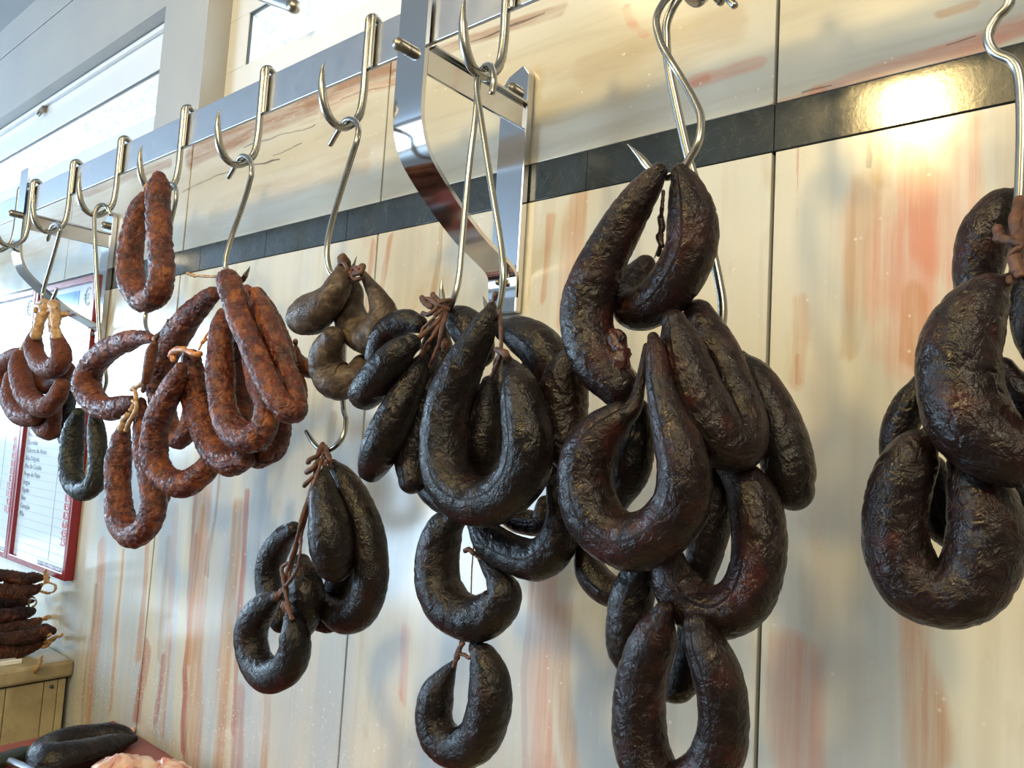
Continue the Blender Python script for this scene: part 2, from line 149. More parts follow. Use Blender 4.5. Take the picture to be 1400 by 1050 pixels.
 ('blood_sausage', 'black', 'rr', 'black sausages on the large hooks right of centre', 'dark sausage seen through the opening of the gold-shining front U',
  [(-0.3009,-0.24,1.5373,0.0084),(-0.301,-0.24,1.5151,0.0138),(-0.3074,-0.24,1.4899,0.0156),(-0.318,-0.24,1.4697,0.0121)]),
 ('blood_sausage', 'blackred', 'rr', 'black sausages on the large hooks right of centre', 'black ring-shaped sausage at the lower right of the largest bunch',
  [(-0.229,-0.2325,1.4974,0.011),(-0.2143,-0.236,1.4832,0.0161),(-0.2062,-0.2391,1.4618,0.0179),(-0.2038,-0.2418,1.438,0.0183),(-0.2107,-0.244,1.4132,0.0183),(-0.2273,-0.2462,1.3995,0.0186),(-0.2478,-0.2487,1.4026,0.0184),(-0.2597,-0.2517,1.4161,0.0165),(-0.2625,-0.255,1.4285,0.0121)]),
 ('blood_sausage', 'black', 'rr', 'black sausages on the large hooks right of centre', 'dark sausage in the shade between the front U and the right ring',
  [(-0.2479,-0.2212,1.4939,0.0115),(-0.247,-0.2213,1.4701,0.0143),(-0.25,-0.2213,1.4435,0.0149),(-0.2565,-0.2212,1.4191,0.0127)]),
 ('blood_sausage', 'black', 'rr', 'black sausages on the large hooks right of centre', 'black sausage descending left of the bottom loop in the largest bunch',
  [(-0.2903,-0.2437,1.4213,0.0116),(-0.2962,-0.2436,1.4019,0.0163),(-0.2995,-0.2435,1.3801,0.0169),(-0.3011,-0.2434,1.3613,0.0146),(-0.2968,-0.2432,1.3481,0.0098)]),
 ('blood_sausage', 'blackred', 'rr', 'black sausages on the large hooks right of centre', 'black sausage loop at the very bottom of the largest bunch, cut by the picture edge',
  [(-0.2566,-0.2706,1.3987,0.0069),(-0.264,-0.268,1.381,0.0145),(-0.2732,-0.2655,1.3556,0.0179),(-0.277,-0.2637,1.3273,0.019),(-0.2722,-0.2624,1.299,0.0194),(-0.2548,-0.262,1.2811,0.0189),(-0.2312,-0.2623,1.2932,0.0184),(-0.217,-0.2633,1.3195,0.0171),(-0.2146,-0.2651,1.3456,0.0166),(-0.2199,-0.2675,1.3677,0.0157),(-0.2284,-0.2703,1.3849,0.0123),(-0.2315,-0.2732,1.394,0.0082)]),
 ('blood_sausage', 'black', 'rr', 'black sausages on the large hooks right of centre', 'short dark sausage seen through the top of the bottom loop',
  [(-0.2618,-0.2212,1.379,0.0092),(-0.2603,-0.2213,1.3585,0.012),(-0.2676,-0.2213,1.3372,0.0115),(-0.2804,-0.2212,1.3305,0.0082)]),
 ('blood_sausage', 'black', 'rr', 'black sausages on the large hooks right of centre', 'small black sausage bend showing under the left of the gold-shining front U',
  [(-0.359,-0.2175,1.4233,0.0097),(-0.3522,-0.2175,1.4066,0.0128),(-0.3348,-0.2175,1.3954,0.0126),(-0.3193,-0.2175,1.3944,0.0086)]),
 ('blood_sausage', 'blackred', 'rr', 'black sausages at the right picture edge', 'highest black sausage at the right edge, curving behind the braided twine',
  [(-0.0631,-0.2025,1.6745,0.0058),(-0.0715,-0.2025,1.6694,0.0117),(-0.0792,-0.2025,1.6565,0.0147),(-0.0831,-0.2025,1.6392,0.0152),(-0.0846,-0.2025,1.6207,0.0137),(-0.081,-0.2025,1.6041,0.0097)]),
 ('blood_sausage', 'blackred', 'tr', 'black sausages at the right picture edge', 'thick black U-shaped sausage in front at the right picture edge',
  [(-0.0613,-0.2587,1.6098,0.0043),(-0.0687,-0.2597,1.6041,0.013),(-0.0776,-0.2607,1.5906,0.0193),(-0.0834,-0.2618,1.5708,0.022),(-0.0835,-0.2629,1.55,0.0223),(-0.0775,-0.2638,1.5305,0.0224),(-0.0658,-0.264,1.5173,0.0211),(-0.0517,-0.2632,1.5141,0.0198),(-0.0392,-0.2618,1.5231,0.0179),(-0.034,-0.2603,1.5423,0.0162),(-0.0346,-0.2587,1.5616,0.0139)]),
 ('blood_sausage', 'black', 'rr', 'black sausages at the right picture edge', 'black sausage inside the thick U at the right edge, partly out of the picture',
  [(-0.0707,-0.2063,1.5668,0.0077),(-0.0658,-0.2063,1.5556,0.0119),(-0.0567,-0.2063,1.5447,0.0121),(-0.0488,-0.2063,1.5426,0.0092)]),
 ('blood_sausage', 'black', 'rr', 'black sausages at the right picture edge', 'black sausage dropping along the right picture edge beside the knotted twine',
  [(-0.0563,-0.21,1.6209,0.0075),(-0.0556,-0.21,1.6054,0.0113),(-0.0527,-0.21,1.5855,0.0121),(-0.0467,-0.21,1.5679,0.0101)]),
 ('blood_sausage', 'black', 'rr', 'black sausages at the right picture edge', 'narrow black sausage sticking out left between the thick U and the lower ring',
  [(-0.1121,-0.2137,1.5576,0.0075),(-0.1191,-0.2138,1.5446,0.011),(-0.1253,-0.2138,1.5295,0.0111),(-0.1285,-0.2138,1.513,0.0091),(-0.1271,-0.2137,1.4991,0.007)]),
 ('blood_sausage', 'blackred', 'rr', 'black sausages at the right picture edge', 'black ring-shaped sausage lowest at the right picture edge',
  [(-0.1004,-0.2501,1.5228,0.0068),(-0.1072,-0.2503,1.5144,0.0138),(-0.114,-0.2504,1.4973,0.0171),(-0.1181,-0.2504,1.4756,0.0185),(-0.1162,-0.2501,1.4545,0.0193),(-0.1072,-0.2495,1.4376,0.019),(-0.0931,-0.2485,1.4336,0.0186),(-0.0801,-0.2469,1.4428,0.0197),(-0.0738,-0.2449,1.4636,0.021),(-0.0749,-0.2427,1.4837,0.0198),(-0.0803,-0.241,1.4997,0.0152),(-0.0841,-0.2399,1.5079,0.0099)]),
 ('blood_sausage', 'black', 'rr', 'black sausages at the right picture edge', 'dark sausage bend seen through the lower ring at the right edge',
  [(-0.107,-0.21,1.505,0.0084),(-0.104,-0.21,1.4871,0.0113),(-0.0982,-0.21,1.4689,0.0121),(-0.0888,-0.21,1.4664,0.0096)]),
 ('blood_sausage', 'black', 'rr', 'black sausages at the right picture edge', 'black sausage tip at the right edge below the thick U, mostly out of the picture',
  [(-0.0693,-0.21,1.4986,0.0084),(-0.062,-0.21,1.4864,0.012),(-0.0538,-0.21,1.4829,0.011)]),
 ('dried_sausage', 'dried', 'tr', 'dried dark sausages piled on the marble ledge', 'dried dark sausage lying on top of the pile on the marble ledge',
  [(-1.9895,-0.0338,1.1437,0.0051),(-1.9895,-0.0507,1.1452,0.0118),(-1.9895,-0.0824,1.1463,0.015),(-1.9895,-0.1227,1.1562,0.0147),(-1.9895,-0.1784,1.1562,0.0144),(-1.9895,-0.2309,1.1501,0.014)]),
 ('dried_sausage', 'dried', 'tr', 'dried dark sausages piled on the marble ledge', 'dried dark sausage second from the top of the ledge pile, beside the casing loop',
  [(-1.9852,-0.0382,1.1281,0.0051),(-1.9852,-0.0526,1.1195,0.0135),(-1.9852,-0.0912,1.1184,0.0182),(-1.9852,-0.1204,1.1213,0.0196),(-1.9852,-0.1761,1.1221,0.0191),(-1.9852,-0.2285,1.1167,0.0187)]),
 ('dried_sausage', 'dried', 'rr', 'dried dark sausages piled on the marble ledge', 'thin dried sausage in the middle of the ledge pile, above the small casing ring',
  [(-2.0627,-0.0292,1.081,0.0105),(-2.0627,-0.0507,1.0782,0.0156),(-2.0627,-0.078,1.0778,0.0171),(-2.0627,-0.1076,1.0778,0.0169),(-2.0627,-0.1507,1.0778,0.0166),(-2.0627,-0.2052,1.0727,0.0162)]),
 ('dried_sausage', 'dried', 'rr', 'dried dark sausages piled on the marble ledge', 'dried dark sausage in the ledge pile just below the small casing ring',
  [(-2.0374,-0.0338,1.0586,0.0103),(-2.0374,-0.0532,1.0542,0.0171),(-2.0374,-0.0771,1.0521,0.0186),(-2.0374,-0.1093,1.0512,0.0184),(-2.0374,-0.1547,1.0505,0.018),(-2.0374,-0.2086,1.0461,0.0176)]),
 ('dried_sausage', 'dried', 'tr', 'dried dark sausages piled on the marble ledge', 'dried sausage with a brown knobbly tip in the lower half of the ledge pile',
  [(-2.0124,-0.0248,1.0401,0.0086),(-2.0124,-0.0396,1.0353,0.0153),(-2.0124,-0.065,1.032,0.0168),(-2.0124,-0.0959,1.0313,0.015),(-2.0124,-0.1457,1.0317,0.0146),(-2.0124,-0.213,1.0297,0.0142)]),
 ('dried_sausage', 'driedred', 'rr', 'dried dark sausages piled on the marble ledge', 'reddish dried sausage with a blunt round end at the left of the ledge pile',
  [(-2.013,-0.075,1.0152,0.0151),(-2.013,-0.0896,1.014,0.02),(-2.013,-0.1183,1.0133,0.0197),(-2.013,-0.1646,1.0153,0.0193),(-2.013,-0.2109,1.0107,0.0189)]),
 ('dried_sausage', 'dried', 'rr', 'dried dark sausages piled on the marble ledge', 'dark dried sausage reaching farthest toward the wall in the ledge pile',
  [(-1.9258,-0.0248,1.0331,0.0083),(-1.9258,-0.0429,1.034,0.0165),(-1.9258,-0.0633,1.0304,0.018),(-1.9258,-0.0804,1.0265,0.0162),(-1.9258,-0.2349,1.0379,0.0151)]),
 ('dried_sausage', 'driedred', 'tr', 'dried dark sausages piled on the marble ledge', 'mottled reddish dried sausage at the bottom front of the ledge pile',
  [(-1.9444,-0.0338,1.0064,0.0083),(-1.9444,-0.0543,1.003,0.0165),(-1.9444,-0.0863,1.0015,0.0211),(-1.9444,-0.1204,1.002,0.0224),(-1.9444,-0.1751,1.0045,0.0218),(-1.9444,-0.2266,1.0015,0.0213)]),
]
S_HOOKS = [
 ('thin steel S-hook holding the brown bunch at the far left', 0.0036, 0, [(-1.6631,-0.21,1.8592),(-1.6558,-0.21,1.8729),(-1.6333,-0.2137,1.8832),(-1.5888,-0.2212,1.8775),(-1.5493,-0.2287,1.8613),(-1.5516,-0.2287,1.8451),(-1.5845,-0.225,1.8001),(-1.607,-0.225,1.7533),(-1.6053,-0.225,1.735),(-1.5874,-0.225,1.7238),(-1.5655,-0.225,1.722),(-1.5516,-0.225,1.7346),(-1.5414,-0.225,1.7473)]),
 ('long thin steel S-hook passing behind the red C-shaped sausage to the mouldy ones', 0.0036, 0, [(-1.3896,-0.2063,1.869),(-1.3952,-0.21,1.8806),(-1.4085,-0.2137,1.8869),(-1.4092,-0.2212,1.8796),(-1.407,-0.225,1.86),(-1.3931,-0.225,1.8167),(-1.3708,-0.2212,1.7262),(-1.3561,-0.2137,1.6391),(-1.3483,-0.2063,1.6028),(-1.3451,-0.2025,1.576),(-1.3575,-0.2025,1.5564),(-1.3829,-0.2025,1.5528),(-1.4031,-0.2025,1.5616)]),
 ('steel S-hook behind the single folded red sausage, its lower tip bare', 0.0033, 0, [(-1.2012,-0.2063,1.874),(-1.1736,-0.21,1.8821),(-1.1457,-0.2137,1.8735),(-1.1297,-0.2175,1.8536),(-1.1368,-0.2175,1.8207),(-1.1553,-0.2175,1.7643),(-1.1819,-0.2175,1.6988),(-1.1911,-0.2175,1.6744),(-1.1761,-0.2212,1.6535),(-1.1458,-0.225,1.6379),(-1.1258,-0.225,1.6413),(-1.1098,-0.225,1.6512),(-1.1005,-0.225,1.6604)]),
 ('steel S-hook carrying the big red bunch', 0.0034, 1, [(-1.0012,-0.2063,1.8625),(-0.9795,-0.21,1.874),(-0.9594,-0.2137,1.8811),(-0.9308,-0.2212,1.8717),(-0.9073,-0.2287,1.8573),(-0.8967,-0.2325,1.8402),(-0.8998,-0.2325,1.8271),(-0.9058,-0.2325,1.8106),(-0.915,-0.234,1.7852),(-0.9232,-0.2363,1.7613),(-0.9278,-0.24,1.7317),(-0.9248,-0.24,1.7139),(-0.9055,-0.24,1.6946),(-0.8847,-0.24,1.6945),(-0.8742,-0.24,1.7028),(-0.8673,-0.24,1.7114)]),
 ('steel S-hook carrying the grey-brown bunch', 0.0034, 1, [(-0.7677,-0.2063,1.8597),(-0.7486,-0.21,1.8714),(-0.7293,-0.2137,1.8782),(-0.7038,-0.2212,1.8683),(-0.6859,-0.2287,1.851),(-0.682,-0.2325,1.836),(-0.687,-0.2325,1.8235),(-0.694,-0.2325,1.8062),(-0.704,-0.2325,1.7809),(-0.714,-0.2325,1.7545),(-0.7203,-0.2325,1.7298),(-0.7202,-0.2325,1.7086),(-0.7094,-0.2325,1.6871),(-0.6886,-0.2325,1.6783),(-0.6743,-0.2325,1.6867),(-0.6661,-0.2325,1.7021)]),
 ('steel hook hanging low behind the grey-brown bunch, its blunt tip pointing left', 0.0030, 0, [(-0.7289,-0.2137,1.6777),(-0.7222,-0.2138,1.6891),(-0.7152,-0.21,1.6806),(-0.722,-0.1988,1.63),(-0.7046,-0.2063,1.5458),(-0.687,-0.2137,1.5232),(-0.6815,-0.2212,1.5044),(-0.6905,-0.225,1.4927),(-0.7084,-0.225,1.4887),(-0.7254,-0.225,1.4954),(-0.7424,-0.225,1.5088)]),
 ('left one of the two long steel hooks beside the bracket', 0.0031, 1, [(-0.4772,-0.2362,1.8365),(-0.4765,-0.2362,1.8507),(-0.4883,-0.2287,1.8689),(-0.5067,-0.2175,1.8792),(-0.5191,-0.21,1.8752),(-0.5183,-0.2137,1.8596),(-0.5152,-0.2175,1.8285),(-0.516,-0.2212,1.775),(-0.5148,-0.225,1.7002),(-0.5122,-0.2287,1.6665),(-0.5118,-0.2325,1.6479),(-0.5192,-0.2325,1.6336),(-0.5302,-0.2287,1.6372),(-0.5383,-0.225,1.6517),(-0.5397,-0.225,1.6666)]),
 ('right one of the two long steel hooks beside the bracket', 0.0031, 1, [(-0.5026,-0.2063,1.8616),(-0.5057,-0.2062,1.8761),(-0.5092,-0.2137,1.88),(-0.5069,-0.225,1.8684),(-0.5012,-0.2325,1.8473),(-0.4891,-0.2362,1.8114),(-0.4683,-0.24,1.7455),(-0.4489,-0.2437,1.6868),(-0.44,-0.2475,1.6582),(-0.4402,-0.2475,1.6386),(-0.4432,-0.2475,1.6231),(-0.4489,-0.2475,1.6196),(-0.4599,-0.2437,1.6277),(-0.4696,-0.24,1.64)]),
 ('curving steel hook with a sharp tip over the torn black sausage', 0.0030, 1, [(-0.2494,-0.21,1.858),(-0.2615,-0.21,1.8725),(-0.2823,-0.2137,1.8855),(-0.2964,-0.2212,1.8791),(-0.3003,-0.2325,1.8653),(-0.3012,-0.24,1.8478),(-0.2942,-0.2437,1.8262),(-0.283,-0.2475,1.8063),(-0.273,-0.2475,1.7895),(-0.26,-0.2512,1.7679),(-0.2516,-0.255,1.7504),(-0.2502,-0.2587,1.7322),(-0.256,-0.2587,1.7208),(-0.2632,-0.2587,1.7119),(-0.275,-0.2587,1.7086),(-0.2869,-0.2587,1.7148),(-0.2996,-0.2587,1.7299),(-0.3106,-0.2587,1.7415)]),
 ('long heavy steel hook passing behind the largest bunch', 0.0036, 0, [(-0.2648,-0.2025,1.8702),(-0.2749,-0.2025,1.8837),(-0.2875,-0.21,1.8868),(-0.2962,-0.2175,1.8734),(-0.302,-0.2212,1.8559),(-0.302,-0.2212,1.8403),(-0.3011,-0.2175,1.8199),(-0.2951,-0.2137,1.789),(-0.2848,-0.21,1.7453),(-0.2743,-0.2063,1.7085),(-0.266,-0.2025,1.6729),(-0.2575,-0.2025,1.6399),(-0.2537,-0.2025,1.6196),(-0.2549,-0.2025,1.6026),(-0.2634,-0.2025,1.5888),(-0.2746,-0.2025,1.5922),(-0.2802,-0.2025,1.607)]),
 ('thick wavy steel hook at the right picture edge', 0.0031, 0, [(-0.0443,-0.21,1.8568),(-0.0536,-0.21,1.8828),(-0.0631,-0.2175,1.8726),(-0.0659,-0.225,1.8379),(-0.0651,-0.225,1.8092),(-0.0651,-0.225,1.789),(-0.0719,-0.225,1.7806),(-0.0761,-0.225,1.7706),(-0.0726,-0.225,1.7593),(-0.0639,-0.225,1.7511),(-0.0598,-0.225,1.739),(-0.0587,-0.225,1.7107),(-0.0594,-0.225,1.6751),(-0.0597,-0.225,1.6596),(-0.0558,-0.225,1.6472),(-0.0477,-0.225,1.649),(-0.0435,-0.225,1.6613)]),
]
TWINES = [
 ('twine', 'braided brown twine running from the low hook down to the black ring sausage', 'twine', [(0.0023,[(-0.7075,-0.225,1.492),(-0.6761,-0.2512,1.4745),(-0.6702,-0.2625,1.4519),(-0.674,-0.2662,1.4254),(-0.6805,-0.2663,1.3985),(-0.6895,-0.2662,1.3712),(-0.6912,-0.27,1.3488),(-0.7067,-0.2663,1.3355)]),(0.00229,[(-0.7114,-0.2287,1.4901),(-0.6883,-0.2475,1.47),(-0.6776,-0.2587,1.4491),(-0.6733,-0.27,1.4225),(-0.6809,-0.27,1.3949),(-0.6882,-0.27,1.3731),(-0.6955,-0.27,1.3519),(-0.686,-0.27,1.3312),(-0.6871,-0.2662,1.318)]),(0.0019,[(-0.7006,-0.225,1.4899),(-0.6822,-0.2438,1.4627),(-0.6727,-0.2625,1.4329),(-0.6784,-0.2662,1.4025),(-0.6672,-0.2737,1.3894),(-0.6705,-0.2737,1.3684),(-0.687,-0.2737,1.3498),(-0.6932,-0.2737,1.3563),(-0.7015,-0.27,1.3653),(-0.6918,-0.27,1.3711)]),(0.00319,[(-0.7105,-0.225,1.4951),(-0.6966,-0.24,1.4839),(-0.6999,-0.2475,1.4788),(-0.7034,-0.2475,1.4755)]),(0.00311,[(-0.6842,-0.2475,1.478),(-0.6831,-0.255,1.4702),(-0.6928,-0.255,1.4657)]),(0.00231,[(-0.6795,-0.255,1.4627),(-0.686,-0.2588,1.4546),(-0.6907,-0.2587,1.4512)]),(0.00316,[(-0.7062,-0.225,1.4921),(-0.6783,-0.24,1.4825),(-0.6732,-0.24,1.4726)]),(0.003,[(-0.6884,-0.27,1.33),(-0.6824,-0.27,1.3237),(-0.6777,-0.27,1.3179)])]),
 ('twine', 'knotted mass of brown twine at the top of the bracket bunch', 'twine', [(0.00278,[(-0.5135,-0.24,1.6304),(-0.518,-0.2475,1.6328),(-0.5285,-0.2475,1.6393),(-0.5357,-0.2475,1.6413)]),(0.00232,[(-0.5135,-0.2437,1.6283),(-0.5069,-0.2587,1.6148),(-0.5148,-0.2625,1.6065),(-0.5228,-0.2662,1.5995),(-0.5348,-0.2625,1.5993)]),(0.0023,[(-0.5114,-0.2437,1.626),(-0.5046,-0.2587,1.6113),(-0.5053,-0.2662,1.5986),(-0.5124,-0.2662,1.5922),(-0.5211,-0.2625,1.5822)]),(0.00228,[(-0.5075,-0.2475,1.6237),(-0.4967,-0.2625,1.6068),(-0.4992,-0.2625,1.5935),(-0.5047,-0.2625,1.5816),(-0.5126,-0.2587,1.5742)]),(0.00206,[(-0.5137,-0.2475,1.6283),(-0.5205,-0.255,1.6163),(-0.5298,-0.255,1.6099),(-0.5263,-0.2625,1.5947)]),(0.00208,[(-0.5182,-0.2475,1.635),(-0.5205,-0.2512,1.6274),(-0.5282,-0.2512,1.6245),(-0.5394,-0.2475,1.6273)]),(0.00279,[(-0.5348,-0.24,1.6463),(-0.5164,-0.2475,1.6369),(-0.5115,-0.24,1.6393)]),(0.00295,[(-0.5278,-0.2475,1.6322),(-0.5362,-0.2475,1.6364),(-0.5419,-0.2475,1.6426)]),(0.0025,[(-0.5159,-0.2325,1.6397),(-0.5148,-0.2437,1.6319),(-0.5173,-0.2512,1.6237)])]),
 ('twine', 'brown twine knot inside the top of the large front U by the bracket', 'twine', [(0.00216,[(-0.4316,-0.2587,1.6196),(-0.41,-0.2812,1.6019),(-0.4013,-0.2888,1.5823),(-0.4021,-0.2888,1.5735)]),(0.00233,[(-0.4058,-0.2888,1.5807),(-0.3938,-0.2925,1.5762),(-0.3921,-0.2888,1.572)]),(0.00214,[(-0.4017,-0.2888,1.5782),(-0.4074,-0.285,1.5694),(-0.4148,-0.2812,1.5628),(-0.4195,-0.2775,1.5597)]),(0.00213,[(-0.402,-0.285,1.5799),(-0.4092,-0.285,1.573),(-0.4135,-0.2812,1.5658)]),(0.00178,[(-0.3985,-0.285,1.575),(-0.3982,-0.2775,1.5689),(-0.4008,-0.2625,1.5635)])]),
 ('twine', 'brown twine with a curled loop tying the top of the grey-brown bunch', 'twine', [(0.00231,[(-0.6569,-0.255,1.6767),(-0.6605,-0.2587,1.6842),(-0.6547,-0.2587,1.6874),(-0.6478,-0.2587,1.6812),(-0.647,-0.255,1.6757),(-0.6352,-0.255,1.6775)]),(0.00273,[(-0.6538,-0.2512,1.6725),(-0.6324,-0.2588,1.6733),(-0.6231,-0.2588,1.6739),(-0.6262,-0.255,1.6812),(-0.6319,-0.255,1.6795)]),(0.00273,[(-0.6472,-0.255,1.6773),(-0.6329,-0.2587,1.6672),(-0.6261,-0.255,1.6704),(-0.6356,-0.255,1.6807)]),(0.00229,[(-0.6458,-0.2512,1.667),(-0.6481,-0.255,1.6742),(-0.6405,-0.255,1.6812),(-0.6253,-0.2587,1.6726)])]),
 ('twine', 'thick braided brown twine at the right picture edge', 'twine', [(0.00327,[(-0.0589,-0.2325,1.6617),(-0.0596,-0.2475,1.6468),(-0.0581,-0.2512,1.6351),(-0.0597,-0.255,1.624),(-0.0586,-0.2587,1.614),(-0.0601,-0.2625,1.6085)]),(0.00283,[(-0.0578,-0.2325,1.6572),(-0.0558,-0.2475,1.6421),(-0.0579,-0.2588,1.627),(-0.0575,-0.2625,1.6179),(-0.0548,-0.2625,1.6103),(-0.0575,-0.2625,1.6139)]),(0.00241,[(-0.0639,-0.255,1.6341),(-0.0588,-0.2625,1.6303),(-0.0548,-0.2625,1.6273),(-0.0585,-0.2625,1.6241)]),(0.00283,[(-0.0542,-0.24,1.6481),(-0.054,-0.2512,1.6325),(-0.0556,-0.255,1.6235),(-0.0545,-0.2587,1.6144),(-0.0512,-0.2588,1.6084)]),(0.00377,[(-0.0686,-0.2437,1.6428),(-0.0672,-0.246,1.6385)])]),
 ('string', 'thin string with a dark scrap holding the hook-shaped black sausage', 'twine', [(0.00076,[(-0.4695,-0.2325,1.431),(-0.4585,-0.2437,1.4136),(-0.4552,-0.2475,1.3955),(-0.4442,-0.2587,1.3785)]),(0.00223,[(-0.4644,-0.2475,1.4112),(-0.4602,-0.2475,1.413),(-0.4548,-0.2475,1.4105)]),(0.00101,[(-0.4565,-0.2475,1.4097),(-0.452,-0.2475,1.4084),(-0.4459,-0.2475,1.4061)])]),
 ('string', 'short brown string tying the lowest U-shaped sausage to the one above', 'twine', [(0.00203,[(-0.4697,-0.24,1.3309),(-0.4631,-0.2475,1.3272),(-0.4659,-0.2475,1.3192),(-0.4696,-0.2475,1.3116)]),(0.00163,[(-0.4654,-0.2475,1.3236),(-0.4585,-0.2475,1.3238),(-0.4515,-0.2475,1.3228),(-0.4454,-0.2475,1.3308)]),(0.0019,[(-0.4682,-0.2475,1.315),(-0.4656,-0.2475,1.3254),(-0.4601,-0.2475,1.3327)])]),
 ('string', 'dark knotted string hanging between the two top sausages of the largest bunch', 'darktwine', [(0.00164,[(-0.2797,-0.255,1.6994),(-0.2803,-0.255,1.6866),(-0.2831,-0.2512,1.6769),(-0.2818,-0.2512,1.6627),(-0.286,-0.2475,1.6541)]),(0.00274,[(-0.2833,-0.2512,1.6809),(-0.2817,-0.2512,1.6728),(-0.2838,-0.2512,1.6658),(-0.2811,-0.2512,1.6598)]),(0.00088,[(-0.2825,-0.2512,1.6628),(-0.289,-0.2475,1.6522)])]),
 ('casing_wisp', 'dried casing wisp sticking out left from the top of the big red bunch', 'tan', [(0.00172,[(-0.9084,-0.255,1.6993),(-0.9397,-0.255,1.7025),(-0.9724,-0.255,1.7068),(-0.9949,-0.255,1.7122)]),(0.00254,[(-0.9764,-0.255,1.7072),(-0.9949,-0.255,1.7122)])]),
 ('casing_wisp', 'torn orange casing scrap on the lower left of the big red bunch', 'orange', [(0.00463,[(-0.9134,-0.2812,1.5984),(-0.9363,-0.2812,1.603),(-0.9625,-0.2775,1.6027),(-0.9731,-0.2775,1.5974)]),(0.00376,[(-0.9696,-0.2775,1.5991),(-0.9661,-0.2775,1.5914)]),(0.00361,[(-0.9247,-0.2812,1.6007),(-0.9058,-0.2812,1.5963),(-0.9005,-0.2775,1.5966)]),(0.00141,[(-0.9319,-0.2625,1.6054),(-0.9342,-0.255,1.6217),(-0.9355,-0.2475,1.6344)]),(0.0028,[(-0.9316,-0.2587,1.6154),(-0.932,-0.255,1.6197)])]),
 ('casing_bundle', 'pale tan bundle of dried casing ends knotted on the far left hook', 'tan', [(0.00603,[(-1.5322,-0.2325,1.7167),(-1.5436,-0.24,1.7108),(-1.5809,-0.24,1.7163),(-1.5858,-0.24,1.7085)]),(0.00974,[(-1.5381,-0.24,1.7157),(-1.5126,-0.2512,1.6932),(-1.5049,-0.2587,1.6717),(-1.5057,-0.2625,1.6543)]),(0.00945,[(-1.5133,-0.2362,1.7118),(-1.4572,-0.2512,1.6867),(-1.4294,-0.2587,1.6634),(-1.4071,-0.2625,1.6442)]),(0.00544,[(-1.5581,-0.24,1.7119),(-1.5674,-0.2437,1.6848),(-1.6071,-0.24,1.6576),(-1.6685,-0.2325,1.6334)]),(0.00512,[(-1.4931,-0.24,1.7017),(-1.4639,-0.24,1.6917),(-1.4413,-0.24,1.6914)]),(0.00517,[(-1.5239,-0.24,1.7146),(-1.4854,-0.2475,1.6789),(-1.4808,-0.2475,1.6631)]),(0.00521,[(-1.5514,-0.2437,1.7026),(-1.5046,-0.2475,1.6985),(-1.4723,-0.2475,1.7027)]),(0.00668,[(-1.5541,-0.24,1.7224),(-1.567,-0.24,1.718),(-1.5492,-0.24,1.7058)])]),
 ('casing_wisp', 'greenish tan casing knot joining the red C-shaped sausage and the long low U', 'tan', [(0.00308,[(-1.1023,-0.2625,1.5396),(-1.0899,-0.2625,1.5345),(-1.0939,-0.2625,1.5222),(-1.1051,-0.2625,1.5117),(-1.1158,-0.2625,1.4981)]),(0.00468,[(-1.1254,-0.255,1.557),(-1.1101,-0.255,1.5611),(-1.0889,-0.255,1.5671)]),(0.00362,[(-1.1189,-0.255,1.5591),(-1.1024,-0.2587,1.543),(-1.1041,-0.2625,1.5272)]),(0.00628,[(-1.1392,-0.2587,1.5008),(-1.1348,-0.2587,1.5125),(-1.1222,-0.2587,1.519)])]),
 ('casing_wisp', 'tan casing loop sticking out at the right of the ledge pile', 'tan', [(0.00266,[(-1.9878,-0.0375,1.1143),(-1.9397,-0.0375,1.117),(-1.908,-0.0375,1.1269),(-1.9025,-0.0375,1.1375),(-1.9207,-0.0375,1.1412),(-1.955,-0.0375,1.1392)]),(0.00371,[(-1.9644,-0.0375,1.1411),(-1.9724,-0.0375,1.1532),(-1.9709,-0.0375,1.1634)]),(0.00335,[(-1.947,-0.0375,1.1421),(-1.9563,-0.0375,1.1589)])]),
 ('casing_wisp', 'small pale casing ring in the middle of the ledge pile', 'tan', [(0.0024,[(-2.0426,-0.0375,1.0666),(-2.0506,-0.0375,1.0771),(-2.0352,-0.0375,1.0881),(-2.0081,-0.0375,1.0909),(-2.0052,-0.0375,1.0814),(-2.0253,-0.0375,1.0713)])]),
 ('casing_wisp', 'tan casing shreds at the lower right end of the ledge pile', 'tan', [(0.00408,[(-1.9542,-0.0375,1.0018),(-1.9206,-0.0338,1.0144),(-1.8726,-0.0375,1.0324),(-1.8328,-0.0412,1.0453)]),(0.00498,[(-1.9687,-0.0375,1.0054),(-1.9472,-0.0338,1.0156),(-1.9059,-0.0375,1.0307)]),(0.00495,[(-1.9486,-0.0375,0.998),(-1.9233,-0.0375,1.0015),(-1.9039,-0.0338,1.0161)])]),
 ('casing_wisp', 'curled brown scrap hanging over the rounded marble ledge edge', 'tan', [(0.00345,[(-1.8562,-0.081,0.9635),(-1.8434,-0.081,0.977),(-1.8362,-0.078,0.9933),(-1.8361,-0.075,1.005)]),(0.00234,[(-1.8492,-0.081,0.9681),(-1.8331,-0.0795,0.9836),(-1.8254,-0.078,0.9987)])]),
]
BOARD_SAUSAGE = [
(-1.4694, -0.0402, 0.9277, 0.0079), (-1.4935, -0.0458, 0.9277, 0.0159), (-1.512, -0.0671, 0.9277, 0.0206), (-1.5246, -0.0984, 0.9277, 0.022), (-1.5299, -0.1316, 0.9277, 0.0232), (-1.5198, -0.1618, 0.9277, 0.0242), (-1.4892, -0.1818, 0.9277, 0.0266), (-1.4526, -0.183, 0.9277, 0.029), (-1.4434, -0.1586, 0.9277, 0.0292), (-1.4467, -0.1239, 0.9277, 0.0269), (-1.4569, -0.0849, 0.9277, 0.0215), (-1.4623, -0.054, 0.9277, 0.0125), (-1.4626, -0.0379, 0.9277, 0.0063)]
